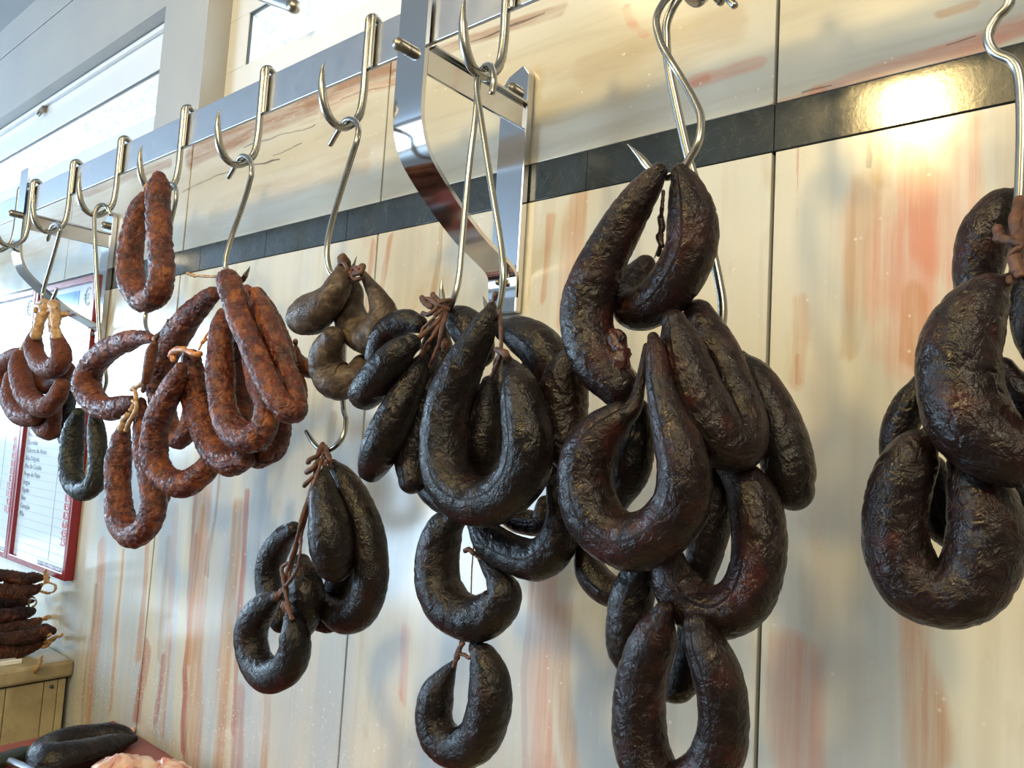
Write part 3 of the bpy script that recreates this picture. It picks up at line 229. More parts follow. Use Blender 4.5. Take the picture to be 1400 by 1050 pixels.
MEAT_A = (-1.335, -0.1172, 0.9203)  # scale 0.0012
MEAT_B = (-1.2936, -0.0538, 0.9203)  # scale 0.0012
SCRAP = (-1.5432, -0.0067, 0.9203)  # scale 0.0014
KNIFE_BUTT = (-1.5342, -0.1983, 0.9203)  # scale 0.0013
KNIFE_FAR = (-1.5209, -0.2807, 0.9203)  # scale 0.0012
BLADE_A = (-1.5167, -0.2263, 0.9203)  # scale 0.0013
BLADE_B = (-1.4407, -0.2087, 0.9203)  # scale 0.0012
LATCH = (-2.5767, 0.0412, 2.4448)
STAY = (-1.3435, 0.0, 2.365), (-1.2055, 0.0, 2.2892)
LOW_STREAKS = [(-1.904,1.137,-1.861,0.825,0.07,'g',1.0),(-1.785,1.443,-1.699,0.868,0.07,'g',1.0),(-1.661,1.605,-1.571,0.903,0.07,'g',1.0),(-1.54,1.724,-1.43,0.915,0.07,'g',1.0),(-1.324,1.546,-1.271,0.922,0.07,'g',1.0),(-1.206,1.496,-1.152,0.946,0.06,'g',1.0),(-0.957,1.459,-0.936,1.012,0.06,'g',0.8),(-0.732,1.26,-0.728,1.075,0.05,'g',0.8),(-0.548,1.824,-0.549,1.661,0.022,'o',0.8),(-0.585,1.809,-0.585,1.7,0.01,'o',0.7),(-0.194,1.742,-0.186,1.679,0.06,'p',0.6),(-0.171,1.711,-0.164,1.617,0.05,'p',0.6),(-0.168,1.664,-0.164,1.61,0.02,'o',0.8),(-0.159,1.777,-0.158,1.709,0.03,'p',0.8),(-0.173,1.801,-0.165,1.71,0.022,'p',0.7),(-0.134,1.813,-0.128,1.705,0.03,'p',0.7),(-0.098,1.817,-0.1,1.702,0.03,'t',0.5),(-0.207,1.82,-0.21,1.782,0.0028,'d',0.95),(-0.198,1.814,-0.2,1.771,0.014,'t',0.7),(-0.21,1.766,-0.22,1.619,0.02,'t',0.6),(-0.27,1.68,-0.271,1.6,0.014,'o',0.5),(-0.272,1.622,-0.269,1.6,0.006,'o',0.7),(-0.562,1.369,-0.551,1.128,0.022,'p',0.8),(-0.532,1.323,-0.512,1.14,0.02,'o',0.7),(-0.58,1.349,-0.571,1.131,0.008,'r',0.7),(-0.261,1.336,-0.254,1.212,0.035,'p',0.7),(-0.153,1.37,-0.146,1.251,0.02,'o',0.8),(-0.922,1.817,-0.933,1.697,0.014,'o',0.9),(-0.883,1.815,-0.896,1.706,0.009,'o',0.8),(-0.787,1.809,-0.795,1.698,0.008,'t',0.8),(-1.362,1.436,-1.317,0.896,0.03,'o',0.75),(-1.389,1.42,-1.347,0.912,0.012,'r',0.8),(-1.318,1.438,-1.327,1.226,0.008,'b',0.8),(-1.467,1.358,-1.432,0.927,0.02,'o',0.7),(-1.531,1.081,-1.536,0.933,0.02,'r',0.9),(-1.461,1.068,-1.468,0.931,0.02,'r',0.9),(-1.774,1.244,-1.751,0.855,0.03,'o',0.85),(-1.789,1.155,-1.783,0.861,0.012,'b',0.8),(-1.673,1.248,-1.654,0.902,0.01,'o',0.95),(-1.565,1.284,-1.561,1.047,0.018,'o',0.8),(-1.484,1.293,-1.481,1.063,0.02,'t',0.7),(-1.367,1.3,-1.355,0.929,0.01,'r',0.95),(-1.361,1.354,-1.354,1.09,0.014,'o',0.8),(-1.244,1.365,-1.23,0.935,0.03,'o',0.8),(-1.218,1.393,-1.199,1.003,0.012,'r',0.9),(-1.185,1.078,-1.181,0.949,0.03,'r',0.6),(-1.106,1.108,-1.102,0.972,0.014,'o',0.7),(-1.044,1.338,-1.06,1.267,0.005,'r',0.9),(-0.795,1.248,-0.795,1.151,0.016,'p',0.8),(-0.994,1.538,-1.012,1.456,0.012,'t',0.6),(-1.546,1.755,-1.531,1.603,0.012,'t',0.5),(-1.752,1.541,-1.739,1.256,0.05,'g',0.7),(-1.449,1.487,-1.454,1.262,0.05,'g',0.6),(-1.077,1.5,-1.061,1.04,0.08,'g',0.6),(-0.818,1.551,-0.828,1.202,0.07,'g',0.5),(-0.607,1.284,-0.6,1.114,0.07,'g',0.6),(-0.483,1.356,-0.472,1.16,0.05,'g',0.6),(-0.203,1.347,-0.195,1.236,0.06,'g',0.7),(-0.421,1.604,-0.416,1.507,0.02,'t',0.5)]  # leading wide grey-blue streaks paint the cool daylight into the stone
UP_STREAKS = [(-1.542,2.084,-1.117,2.092,0.045,'b',1.1),(-1.138,2.095,-0.874,2.092,0.042,'b',1.1),(-1.092,2.064,-0.87,2.056,0.016,'o',0.8),(-0.809,2.082,-0.581,2.077,0.014,'b',0.8),(-1.564,2.003,-1.418,2.01,0.002,'d',0.9),(-1.418,2.01,-1.215,2.005,0.002,'d',0.9),(-1.345,2.051,-1.111,2.049,0.002,'d',0.9),(-1.092,2.064,-0.895,2.053,0.002,'d',0.8),(-1.235,2.014,-1.146,2.024,0.002,'d',0.8),(-0.75,2.077,-0.611,2.08,0.0025,'d',0.8),(-0.378,1.854,-0.297,1.867,0.01,'p',0.9),(-0.298,1.875,-0.246,1.878,0.007,'o',0.9),(-0.253,1.876,-0.082,1.893,0.012,'p',0.9),(-0.39,1.926,-0.319,1.928,0.014,'p',0.8),(-0.39,1.924,-0.377,1.927,0.008,'p',0.9),(-0.481,2.041,-0.449,1.998,0.008,'p',0.6),(-0.268,1.881,-0.236,1.88,0.0012,'d',0.9),(-0.147,1.918,-0.123,1.919,0.007,'o',0.7),(-0.143,1.892,-0.12,1.894,0.001,'d',0.8),(-1.405,1.933,-0.963,1.953,0.03,'t',0.4),(-2.831,2.017,-1.961,2.003,0.1,'t',0.6),(-2.6,1.923,-2.03,1.939,0.06,'g',0.6),(-2.114,2.088,-1.644,2.082,0.018,'b',0.8),(-0.542,1.984,-0.349,1.979,0.03,'t',0.4)]

# ------------------------------------------------------------------ helpers
D = .75
def wz(z): return z * D + 1.5
def col4(c): return (c[0], c[1], c[2], 1)
def mat(name, col=(.5, .5, .5), rough=.5, metal=0, spec=.5, coat=0):
    m = bpy.data.materials.new(name); m.use_nodes = True
    b = m.node_tree.nodes['Principled BSDF']
    b.inputs['Base Color'].default_value = col4(col); b.inputs['Roughness'].default_value = rough
    b.inputs['Metallic'].default_value = metal; b.inputs['Specular IOR Level'].default_value = spec
    b.inputs['Coat Weight'].default_value = coat
    return m, m.node_tree, b
def N(nt, t, **kw):
    n = nt.nodes.new(t)
    for k, v in kw.items():
        if hasattr(n, k): setattr(n, k, v)
        else: n.inputs[k.replace('_', ' ')].default_value = v
    return n
def ramp(nt, fac, stops):
    r = nt.nodes.new('ShaderNodeValToRGB'); nt.links.new(fac, r.inputs[0])
    e = r.color_ramp.elements
    while len(e) < len(stops): e.new(.5)
    for q, (p, c) in zip(e, stops): q.position = p; q.color = col4(c) if not isinstance(c, float) else (c, c, c, 1)
    return r.outputs[0]
def mixc(nt, fac, a, b, mode='MIX'):
    m = nt.nodes.new('ShaderNodeMix'); m.data_type = 'RGBA'; m.blend_type = mode
    for s, v in ((m.inputs[0], fac), (m.inputs[6], a), (m.inputs[7], b)):
        if isinstance(v, (int, float)): s.default_value = v
        elif isinstance(v, tuple): s.default_value = col4(v)
        else: nt.links.new(v, s)
    return m.outputs[2]
def math_(nt, op, a, b=None, c=None, clamp=False):
    m = nt.nodes.new('ShaderNodeMath'); m.operation = op; m.use_clamp = clamp
    for s, v in zip(m.inputs, (a, b, c)):
        if v is None: continue
        if isinstance(v, (int, float)): s.default_value = v
        else: nt.links.new(v, s)
    return m.outputs[0]
def mapped(nt, vec, scale, rot=(0, 0, 0)):
    m = nt.nodes.new('ShaderNodeMapping'); nt.links.new(vec, m.inputs[0])
    m.inputs['Scale'].default_value = scale; m.inputs['Rotation'].default_value = rot
    return m.outputs[0]
def noise_n(nt, vec, scale=5, detail=4, rough=.5, dist=0, typ='FBM'):
    n = nt.nodes.new('ShaderNodeTexNoise'); nt.links.new(vec, n.inputs[0])
    n.inputs['Scale'].default_value = scale; n.inputs['Detail'].default_value = detail
    n.inputs['Roughness'].default_value = rough; n.inputs['Distortion'].default_value = dist
    return n.outputs[0]
def bump(nt, b, h, strength, dist):
    n = nt.nodes.new('ShaderNodeBump'); n.inputs['Strength'].default_value = strength; n.inputs['Distance'].default_value = dist
    nt.links.new(h, n.inputs['Height']); nt.links.new(n.outputs[0], b.inputs['Normal'])

# ------------------------------------------------------------------ materials
def sausage_mat(name, stops, rough, rough_hi, scale, bstr, bdist, spots=None, spot_amt=0, coat=.0, spec=.27, wr=(1, 1, 1)):
    m, nt, b = mat(name, rough=rough, coat=coat, spec=spec)
    tc = nt.nodes.new('ShaderNodeTexCoord'); oi = nt.nodes.new('ShaderNodeObjectInfo')
    ad = nt.nodes.new('ShaderNodeVectorMath'); ad.operation = 'ADD'
    sc_ = nt.nodes.new('ShaderNodeVectorMath'); sc_.operation = 'SCALE'; sc_.inputs[0].default_value = (3, 5, 7)
    nt.links.new(oi.outputs['Random'], sc_.inputs['Scale'])
    nt.links.new(tc.outputs['Object'], ad.inputs[0]); nt.links.new(sc_.outputs[0], ad.inputs[1])
    v = ad.outputs[0]
    c = ramp(nt, noise_n(nt, v, scale, 6, .6, .3), stops)
    if spots:
        s = ramp(nt, noise_n(nt, v, scale * .75, 5, .62, .2), [(.52, 0.0), (.68, 1.0)])
        c = mixc(nt, math_(nt, 'MULTIPLY', s, spot_amt), c, spots)
    nt.links.new(c, b.inputs['Base Color'])
    # fine wrinkles: stretched ridges along the casing (uv: u along, v around)
    uvm = mapped(nt, tc.outputs['UV'], wr)
    n1 = noise_n(nt, uvm, 1, 5, .6, 1.2)
    r1 = math_(nt, 'ABSOLUTE', math_(nt, 'SUBTRACT', n1, .5))
    n2 = noise_n(nt, v, 260, 4, .6, .6)
    n3 = noise_n(nt, v, 90, 3, .5, .8)
    r3 = math_(nt, 'ABSOLUTE', math_(nt, 'SUBTRACT', n3, .5))
    h = math_(nt, 'ADD', math_(nt, 'MULTIPLY', r1, 1.6), math_(nt, 'MULTIPLY', n2, .10))
    h = math_(nt, 'ADD', h, math_(nt, 'MULTIPLY', r3, 1.6))
    bump(nt, b, h, bstr, bdist)
    rr = ramp(nt, noise_n(nt, v, 45, 4, .6), [(.3, float(rough)), (.7, float(rough_hi))])
    nt.links.new(rr, b.inputs['Roughness'])
    return m
M = {}
M['black'] = sausage_mat('black_casing', [(.3, (.004, .0035, .004)), (.55, (.009, .006, .006)), (.75, (.024, .009, .007))], .24, .34, 35, .75, .0018, wr=(60, 95, 1))
M['blackred'] = sausage_mat('black_red_casing', [(.3, (.005, .0035, .0035)), (.52, (.012, .006, .006)), (.72, (.040, .010, .008))], .23, .33, 32, .75, .0018, wr=(60, 95, 1))
M['red'] = sausage_mat('red_casing', [(.25, (.025, .005, .004)), (.45, (.065, .011, .006)), (.6, (.13, .028, .010)), (.72, (.26, .085, .02))], .24, .36, 60, 1.0, .0024, (.30, .095, .02), .75, spec=.5, wr=(150, 75, 1))
M['brownred'] = sausage_mat('brown_red_casing', [(.3, (.06, .02, .012)), (.7, (.16, .06, .03))], .35, .5, 60, .6, .0015, wr=(90, 70, 1))
M['brown'] = sausage_mat('brown_casing', [(.3, (.07, .018, .010)), (.6, (.13, .036, .018)), (.8, (.20, .07, .03))], .38, .55, 60, .9, .0022, wr=(120, 70, 1))
M['grey'] = sausage_mat('grey_brown_casing', [(.3, (.022, .015, .011)), (.48, (.055, .038, .028)), (.65, (.10, .072, .052))], .34, .46, 75, .7, .0016, (.19, .15, .105), .7, wr=(60, 60, 1))
M['mould'] = sausage_mat('mouldy_black_casing', [(.3, (.006, .007, .007)), (.6, (.010, .011, .010)), (.75, (.04, .03, .015))], .28, .45, 40, .7, .002, (.05, .06, .05), .35, wr=(70, 90, 1))
M['dried'] = sausage_mat('dried_casing', [(.3, (.016, .008, .007)), (.55, (.05, .018, .013)), (.75, (.16, .05, .025))], .4, .6, 30, .8, .003, wr=(25, 90, 1))
M['driedred'] = sausage_mat('dried_red_casing', [(.3, (.03, .012, .009)), (.6, (.09, .03, .016)), (.8, (.3, .09, .03))], .4, .6, 30, .8, .003, wr=(40, 90, 1))
def strand_mat(name, a, b_, rough=.6):
    m, nt, b = mat(name, rough=rough)
    tc = nt.nodes.new('ShaderNodeTexCoord')
    c = ramp(nt, noise_n(nt, tc.outputs['Object'], 120, 4), [(.3, a), (.7, b_)]); nt.links.new(c, b.inputs['Base Color'])
    bump(nt, b, noise_n(nt, tc.outputs['Object'], 350, 4), .8, .001)
    return m
M['twine'] = strand_mat('brown_twine', (.028, .011, .007), (.12, .048, .026))
M['darktwine'] = strand_mat('dark_twine', (.015, .008, .008), (.05, .02, .015), .4)
M['tan'] = strand_mat('dried_casing_skin', (.22, .11, .045), (.55, .36, .17), .45)
M['orange'] = strand_mat('orange_casing_skin', (.25, .08, .02), (.55, .23, .06), .45)
M['cutface'] = strand_mat('torn_meat', (.008, .003, .003), (.06, .014, .011), .35)
def steel(name, col, rough, an=0, br=0):
    m, nt, b = mat(name, col, rough, 1)
    tc = nt.nodes.new('ShaderNodeTexCoord')
    n = noise_n(nt, mapped(nt, tc.outputs['Object'], (30, 30, 400) if br else (60, 60, 60)), 1, 3)
    r = ramp(nt, n, [(.3, float(rough * .92)), (.7, float(rough * 1.1))]); nt.links.new(r, b.inputs['Roughness'])
    return m
M['steel'] = steel('hook_steel', (.34, .335, .31), .26)
M['brushed'] = steel('brushed_rail_steel', (.50, .52, .56), .34)
M['chrome'] = steel('polished_bracket_steel', (.52, .53, .55), .10)
M['bolt'] = steel('dull_bolt_steel', (.32, .29, .24), .35)
def plaster(name, c1, c2, rough=.6, sc_=6):
    m, nt, b = mat(name, rough=rough)
    tc = nt.nodes.new('ShaderNodeTexCoord')
    c = ramp(nt, noise_n(nt, tc.outputs['Object'], sc_, 5), [(.3, c1), (.7, c2)]); nt.links.new(c, b.inputs['Base Color'])
    bump(nt, b, noise_n(nt, tc.outputs['Object'], 60, 4), .1, .002)
    return m
M['white'] = plaster('painted_white', (.36, .37, .38), (.41, .41, .40), .4)
M['ceiling'] = plaster('ceiling_paint', (.40, .43, .48), (.45, .47, .50), .8)
M['upvc'] = mat('white_window_frame', (.72, .74, .76), .25)[0]
M['gasket'] = mat('black_window_gasket', (.03, .05, .06), .4)[0]
M['tiles'] = plaster('dim_tiled_wall', (.20, .19, .17), (.28, .26, .23), .4)
M['floor'] = plaster('floor_tile', (.10, .09, .08), (.16, .14, .12), .35)
M['grout'] = mat('dark_joint_filler', (.10, .085, .06), .8)[0]
M['red_frame'] = mat('red_lacquered_frame', (.22, .010, .016), .25)[0]
M['paper'] = mat('price_list_paper', (.66, .76, .84), .12, coat=.3)[0]
M['ink'] = mat('grey_ink', (.16, .18, .22), .5)[0]
M['rule'] = mat('thin_grey_rule', (.25, .32, .38), .5)[0]
M['redink'] = mat('red_ink', (.50, .01, .02), .5)[0]
def glass():
    m, nt, b = mat('window_glass', (1, 1, 1), .0)
    g = nt.nodes.new('ShaderNodeBsdfGlass'); g.inputs['IOR'].default_value = 1.05; g.inputs['Roughness'].default_value = 0
    t = nt.nodes.new('ShaderNodeBsdfTransparent'); mx = nt.nodes.new('ShaderNodeMixShader'); mx.inputs[0].default_value = .15
    gl = nt.nodes.new('ShaderNodeBsdfGlossy'); gl.inputs['Roughness'].default_value = .02
    mx.inputs[0].default_value = .09; nt.links.new(t.outputs[0], mx.inputs[1]); nt.links.new(gl.outputs[0], mx.inputs[2])
    nt.links.new(mx.outputs[0], nt.nodes['Material Output'].inputs[0])
    return m
M['glass'] = glass()

def streak_group():
    g = bpy.data.node_groups.new('streak_mask', 'ShaderNodeTree')
    for nme, tp in (('P', 'NodeSocketVector'), ('A', 'NodeSocketVector'), ('B', 'NodeSocketVector'), ('W', 'NodeSocketFloat')):
        g.interface.new_socket(nme, in_out='INPUT', socket_type=tp)
    g.interface.new_socket('Mask', in_out='OUTPUT', socket_type='NodeSocketFloat')
    gi = g.nodes.new('NodeGroupInput'); go = g.nodes.new('NodeGroupOutput')
    def vm(op, a, b):
        n = g.nodes.new('ShaderNodeVectorMath'); n.operation = op; g.links.new(a, n.inputs[0])
        if b is not None: g.links.new(b, n.inputs[1])
        return n
    ap = vm('SUBTRACT', gi.outputs['P'], gi.outputs['A']).outputs[0]; ab = vm('SUBTRACT', gi.outputs['B'], gi.outputs['A']).outputs[0]
    t = math_(g, 'DIVIDE', vm('DOT_PRODUCT', ap, ab).outputs['Value'], vm('DOT_PRODUCT', ab, ab).outputs['Value'], clamp=True)
    s = g.nodes.new('ShaderNodeVectorMath'); s.operation = 'SCALE'; g.links.new(ab, s.inputs[0]); g.links.new(t, s.inputs['Scale'])
    dl = vm('LENGTH', vm('SUBTRACT', ap, s.outputs[0]).outputs[0], None).outputs['Value']
    q = math_(g, 'DIVIDE', dl, gi.outputs['W'])
    mr = g.nodes.new('ShaderNodeMapRange'); mr.interpolation_type = 'SMOOTHERSTEP'; g.links.new(q, mr.inputs[0])
    mr.inputs[1].default_value = .25; mr.inputs[2].default_value = 1; mr.inputs[3].default_value = 1; mr.inputs[4].default_value = 0
    g.links.new(mr.outputs[0], go.inputs[0]); return g
VG = streak_group()
VC = {'o': (.47, .23, .11), 'p': (.56, .24, .16), 'r': (.38, .14, .10), 't': (.40, .28, .15), 'd': (.05, .04, .035), 'g': (.43, .49, .54), 'b': (.30, .17, .10)}
def marble(name, streaks, low):
    m, nt, b = mat(name, rough=.2, coat=.0)
    geo = nt.nodes.new('ShaderNodeNewGeometry'); oi = nt.nodes.new('ShaderNodeObjectInfo')
    P = geo.outputs['Position']
    of = nt.nodes.new('ShaderNodeVectorMath'); of.operation = 'SCALE'; of.inputs[0].default_value = (9, 0, 4); nt.links.new(oi.outputs['Random'], of.inputs['Scale'])
    ad = nt.nodes.new('ShaderNodeVectorMath'); ad.operation = 'ADD'; nt.links.new(P, ad.inputs[0]); nt.links.new(of.outputs[0], ad.inputs[1])
    v = ad.outputs[0]
    if low: v1, v2, v3 = mapped(nt, v, (5, 1, .7)), mapped(nt, v, (16, 1, .9)), mapped(nt, v, (40, 1, 1.5))
    else:
        rt = (0, math.radians(8), 0)
        v1, v2, v3 = mapped(nt, v, (1.0, 1, 4), rt), mapped(nt, v, (1.6, 1, 11), rt), mapped(nt, v, (3, 1, 30), rt)
    c = ramp(nt, noise_n(nt, v1, 1, 5, .55, .6), [(.28, (.46, .41, .30)), (.42, (.56, .54, .44)), (.55, (.54, .55, .51)), (.7, (.43, .48, .50))])
    if not low: c = mixc(nt, .45, c, (.57, .54, .45))
    f2 = ramp(nt, noise_n(nt, v2, 1, 5, .6, .7), [(.55, 0.0), (.68, 1.0)])
    c = mixc(nt, math_(nt, 'MULTIPLY', f2, .26 if low else .14), c, (.52, .32, .18))
    f3 = ramp(nt, noise_n(nt, v3, 1, 5, .6, .5), [(.50, 0.0), (.64, 1.0)])
    c = mixc(nt, math_(nt, 'MULTIPLY', f3, .42), c, (.42, .38, .30))
    f4 = ramp(nt, noise_n(nt, v2, .8, 3, .5, .2), [(.40, 0.0), (.68, 1.0)])
    c = mixc(nt, math_(nt, 'MULTIPLY', f4, .35), c, (.66, .65, .60))
    if low:
        f5 = ramp(nt, noise_n(nt, mapped(nt, P, (7, 1, 5)), 1, 5, .6, .4), [(.42, 0.0), (.62, 1.0)])
        c = mixc(nt, math_(nt, 'MULTIPLY', f5, .45), c, (.64, .60, .49))
        f6 = ramp(nt, noise_n(nt, mapped(nt, P, (19, 1, 9)), 1, 5, .6, .6), [(.56, 0.0), (.72, 1.0)])
        c = mixc(nt, math_(nt, 'MULTIPLY', f6, .40), c, (.42, .33, .20))
    # wobble the coordinates, then lay the stone's strong veins and painted cool-daylight streaks
    wn = nt.nodes.new('ShaderNodeTexNoise'); nt.links.new(mapped(nt, P, (9, 1, 3) if low else (3, 1, 9)), wn.inputs[0]); wn.inputs['Scale'].default_value = 1; wn.inputs['Detail'].default_value = 4
    sb = nt.nodes.new('ShaderNodeVectorMath'); sb.operation = 'SUBTRACT'; nt.links.new(wn.outputs['Color'], sb.inputs[0]); sb.inputs[1].default_value = (.5, .5, .5)
    ml = nt.nodes.new('ShaderNodeVectorMath'); ml.operation = 'MULTIPLY'; nt.links.new(sb.outputs[0], ml.inputs[0]); ml.inputs[1].default_value = (.075, 0, .12) if low else (.10, 0, .06)
    ac = nt.nodes.new('ShaderNodeVectorMath'); ac.operation = 'ADD'; nt.links.new(P, ac.inputs[0]); nt.links.new(ml.outputs[0], ac.inputs[1])
    fl = nt.nodes.new('ShaderNodeVectorMath'); fl.operation = 'MULTIPLY'; nt.links.new(ac.outputs[0], fl.inputs[0]); fl.inputs[1].default_value = (1, 0, 1)
    tx = math_(nt, 'MULTIPLY', noise_n(nt, v3, 1.5, 6, .7, .3), 1.5)
    for (x0, z0, x1, z1, wd, cc, f) in streaks:
        gn = nt.nodes.new('ShaderNodeGroup'); gn.node_tree = VG; nt.links.new(fl.outputs[0], gn.inputs['P'])
        gn.inputs['A'].default_value = (x0, 0, z0); gn.inputs['B'].default_value = (x1, 0, z1); gn.inputs['W'].default_value = wd * 1.1
        mk = math_(nt, 'MULTIPLY', math_(nt, 'SUBTRACT', math_(nt, 'ADD', gn.outputs[0], tx), 1.0), 1.1, clamp=True)
        mk = math_(nt, 'MULTIPLY', mk, math_(nt, 'MULTIPLY', tx, 1.25), clamp=True)
        c = mixc(nt, math_(nt, 'MULTIPLY', mk, f * .85), c, VC[cc])
    # pale pits and scratches
    for scl, rad, lo, hi, band in ((62, .13, .5, .6, None), (120, .26, .40, .52, (1.15, .95))):
        sp = nt.nodes.new('ShaderNodeTexVoronoi'); nt.links.new(P, sp.inputs[0]); sp.inputs['Scale'].default_value = scl
        fs = ramp(nt, sp.outputs['Distance'], [(rad * .5, 1.0), (rad, 0.0)])
        fs = math_(nt, 'MULTIPLY', fs, ramp(nt, noise_n(nt, P, 7, 4), [(lo, 0.0), (hi, 1.0)]))
        if band:
            if not low: continue
            sx_ = nt.nodes.new('ShaderNodeSeparateXYZ'); nt.links.new(P, sx_.inputs[0])
            mr = nt.nodes.new('ShaderNodeMapRange'); nt.links.new(sx_.outputs[2], mr.inputs[0]); mr.inputs[1].default_value = band[0]; mr.inputs[2].default_value = band[1]
            fs = math_(nt, 'MULTIPLY', fs, mr.outputs[0])
        c = mixc(nt, math_(nt, 'MULTIPLY', fs, .7), c, (.82, .80, .76))
    nt.links.new(c, b.inputs['Base Color'])
    rr = ramp(nt, noise_n(nt, P, 14, 5, .6), [(.3, .11), (.7, .22)]); nt.links.new(rr, b.inputs['Roughness'])
    bump(nt, b, noise_n(nt, P, 30, 6, .65), .05, .0012)
    return m
J2 = -1.224 * D
M['marble_left'] = marble('pink_veined_marble_upright_left', [s for s in LOW_STREAKS if s[0] < J2 + .05 and s[0] >= -1.75], True)
M['marble_far'] = marble('pink_veined_marble_upright_far', [s for s in LOW_STREAKS if s[0] < -1.45], True)
M['marble_right'] = marble('pink_veined_marble_upright_right', [s for s in LOW_STREAKS if s[0] > J2 - .05], True)
M['marble_up'] = marble('pink_veined_marble_lying', UP_STREAKS, False)
def granite():
    m, nt, b = mat('dark_green_slate', rough=.2)
    P = nt.nodes.new('ShaderNodeNewGeometry').outputs['Position']
    c = ramp(nt, noise_n(nt, P, 14, 6, .65, .5), [(.3, (.014, .020, .024)), (.65, (.032, .042, .046)), (.85, (.07, .08, .08))])
    n = math_(nt, 'ABSOLUTE', math_(nt, 'SUBTRACT', noise_n(nt, P, 20, 4, .6, 1.5), .5))
    c = mixc(nt, math_(nt, 'MULTIPLY', ramp(nt, n, [(.0, 1.0), (.012, 0.0)]), .16), c, (.20, .21, .19))
    nt.links.new(c, b.inputs['Base Color'])
    rr = ramp(nt, noise_n(nt, P, 25, 5, .6), [(.3, .10), (.7, .17)]); nt.links.new(rr, b.inputs['Roughness'])
    bump(nt, b, noise_n(nt, P, 45, 6, .7), .10, .0012)
    return m
M['slate'] = granite()
def ledge_marble():
    m, nt, b = mat('worn_beige_marble', rough=.45, spec=.3)
    P = nt.nodes.new('ShaderNodeNewGeometry').outputs['Position']
    c = ramp(nt, noise_n(nt, mapped(nt, P, (4, 4, 3)), 1.4, 5, .6, .8), [(.3, (.24, .19, .11)), (.55, (.42, .36, .22)), (.75, (.52, .46, .31))])
    n = math_(nt, 'ABSOLUTE', math_(nt, 'SUBTRACT', noise_n(nt, P, 6, 4, .6, 1.5), .5))
    c = mixc(nt, math_(nt, 'MULTIPLY', ramp(nt, n, [(.0, 1.0), (.02, 0.0)]), .2), c, (.20, .15, .10))
    nt.links.new(c, b.inputs['Base Color'])
    return m
M['ledge'] = ledge_marble()
def board_mat():
    m, nt, b = mat('red_brown_cutting_board', rough=.4)
    tc = nt.nodes.new('ShaderNodeTexCoord')
    c = ramp(nt, noise_n(nt, tc.outputs['Object'], 9, 5, .6, .5), [(.35, (.20, .04, .028)), (.6, (.28, .07, .048)), (.75, (.36, .20, .14))])
    nt.links.new(c, b.inputs['Base Color']); bump(nt, b, noise_n(nt, tc.outputs['Object'], 80, 4), .3, .001)
    return m
M['board'] = board_mat()
def meat_mat():
    m, nt, b = mat('raw_meat_and_fat', rough=.25, coat=.3)
    b.inputs['Subsurface Weight'].default_value = .15; b.inputs['Subsurface Radius'].default_value = (.01, .004, .003)
    tc = nt.nodes.new('ShaderNodeTexCoord')
    c = ramp(nt, noise_n(nt, tc.outputs['Object'], 26, 4, .55, .8), [(.34, (.48, .12, .10)), (.44, (.70, .40, .29)), (.6, (.78, .60, .46))])
    nt.links.new(c, b.inputs['Base Color']); bump(nt, b, noise_n(nt, tc.outputs['Object'], 60, 4), .5, .003)
    return m
M['meat'] = meat_mat()
M['tray'] = mat('white_enamel_tray', (.78, .80, .80), .25)[0]
M['handle'] = mat('dark_green_knife_handle', (.018, .028, .02), .3)[0]
M['leaf'] = mat('tree_leaf', (.42, .58, .52), .5)[0]
M['bark'] = mat('tree_bark', (.12, .09, .07), .8)[0]

# ------------------------------------------------------------------ geometry helpers
def link(name, me, m=None, parent=None, kind=None):
    o = bpy.data.objects.new(name, me); C.objects.link(o)
    if m is not None: me.materials.append(m)
    if parent is not None: o.parent = parent
    if kind: o['kind'] = kind
    return o
def tag(o, label, cat, group=None):
    o['label'] = label; o['category'] = cat
    if group: o['group'] = group
    return o
def empty(name, loc=(0, 0, 0)):
    o = bpy.data.objects.new(name, None); C.objects.link(o); o.location = loc; o.empty_display_size = .05; return o
def boxmesh(name, boxes, bev=0.0, origin=(0, 0, 0)):
    bm = bmesh.new()
    for (x0, y0, z0, x1, y1, z1) in boxes:
        r = bmesh.ops.create_cube(bm, size=1)
        for v in r['verts']:
            v.co = Vector((x0 if v.co.x < 0 else x1, y0 if v.co.y < 0 else y1, z0 if v.co.z < 0 else z1)) - Vector(origin)
    if bev: bmesh.ops.bevel(bm, geom=bm.edges[:], offset=bev, segments=2, affect='EDGES', profile=.5)
    me = bpy.data.meshes.new(name); bm.to_mesh(me); bm.free(); return me
def box(name, b, m, parent=None, bev=0.0, kind=None):
    c = ((b[0] + b[3]) / 2, (b[1] + b[4]) / 2, (b[2] + b[5]) / 2)
    po = parent.location if parent is not None else Vector((0, 0, 0))
    o = link(name, boxmesh(name, [b], bev, c), m, parent, kind)
    base = Vector((0, 0, 0)); p = parent
    while p is not None: base += p.location; p = p.parent
    o.location = Vector(c) - base
    return o
def catmull(P, n):
    P = np.array(P, float); k = len(P)
    a = np.vstack([2 * P[0] - P[1], P, 2 * P[-1] - P[-2]]); out = []
    for t in np.linspace(0, k - 1, n):
        i = min(int(t), k - 2); f = t - i; p0, p1, p2, p3 = a[i:i + 4]
        out.append(.5 * ((2 * p1) + (p2 - p0) * f + (2 * p0 - 5 * p1 + 4 * p2 - p3) * f * f + (3 * p1 - p0 - 3 * p2 + p3) * f ** 3))
    return np.array(out)
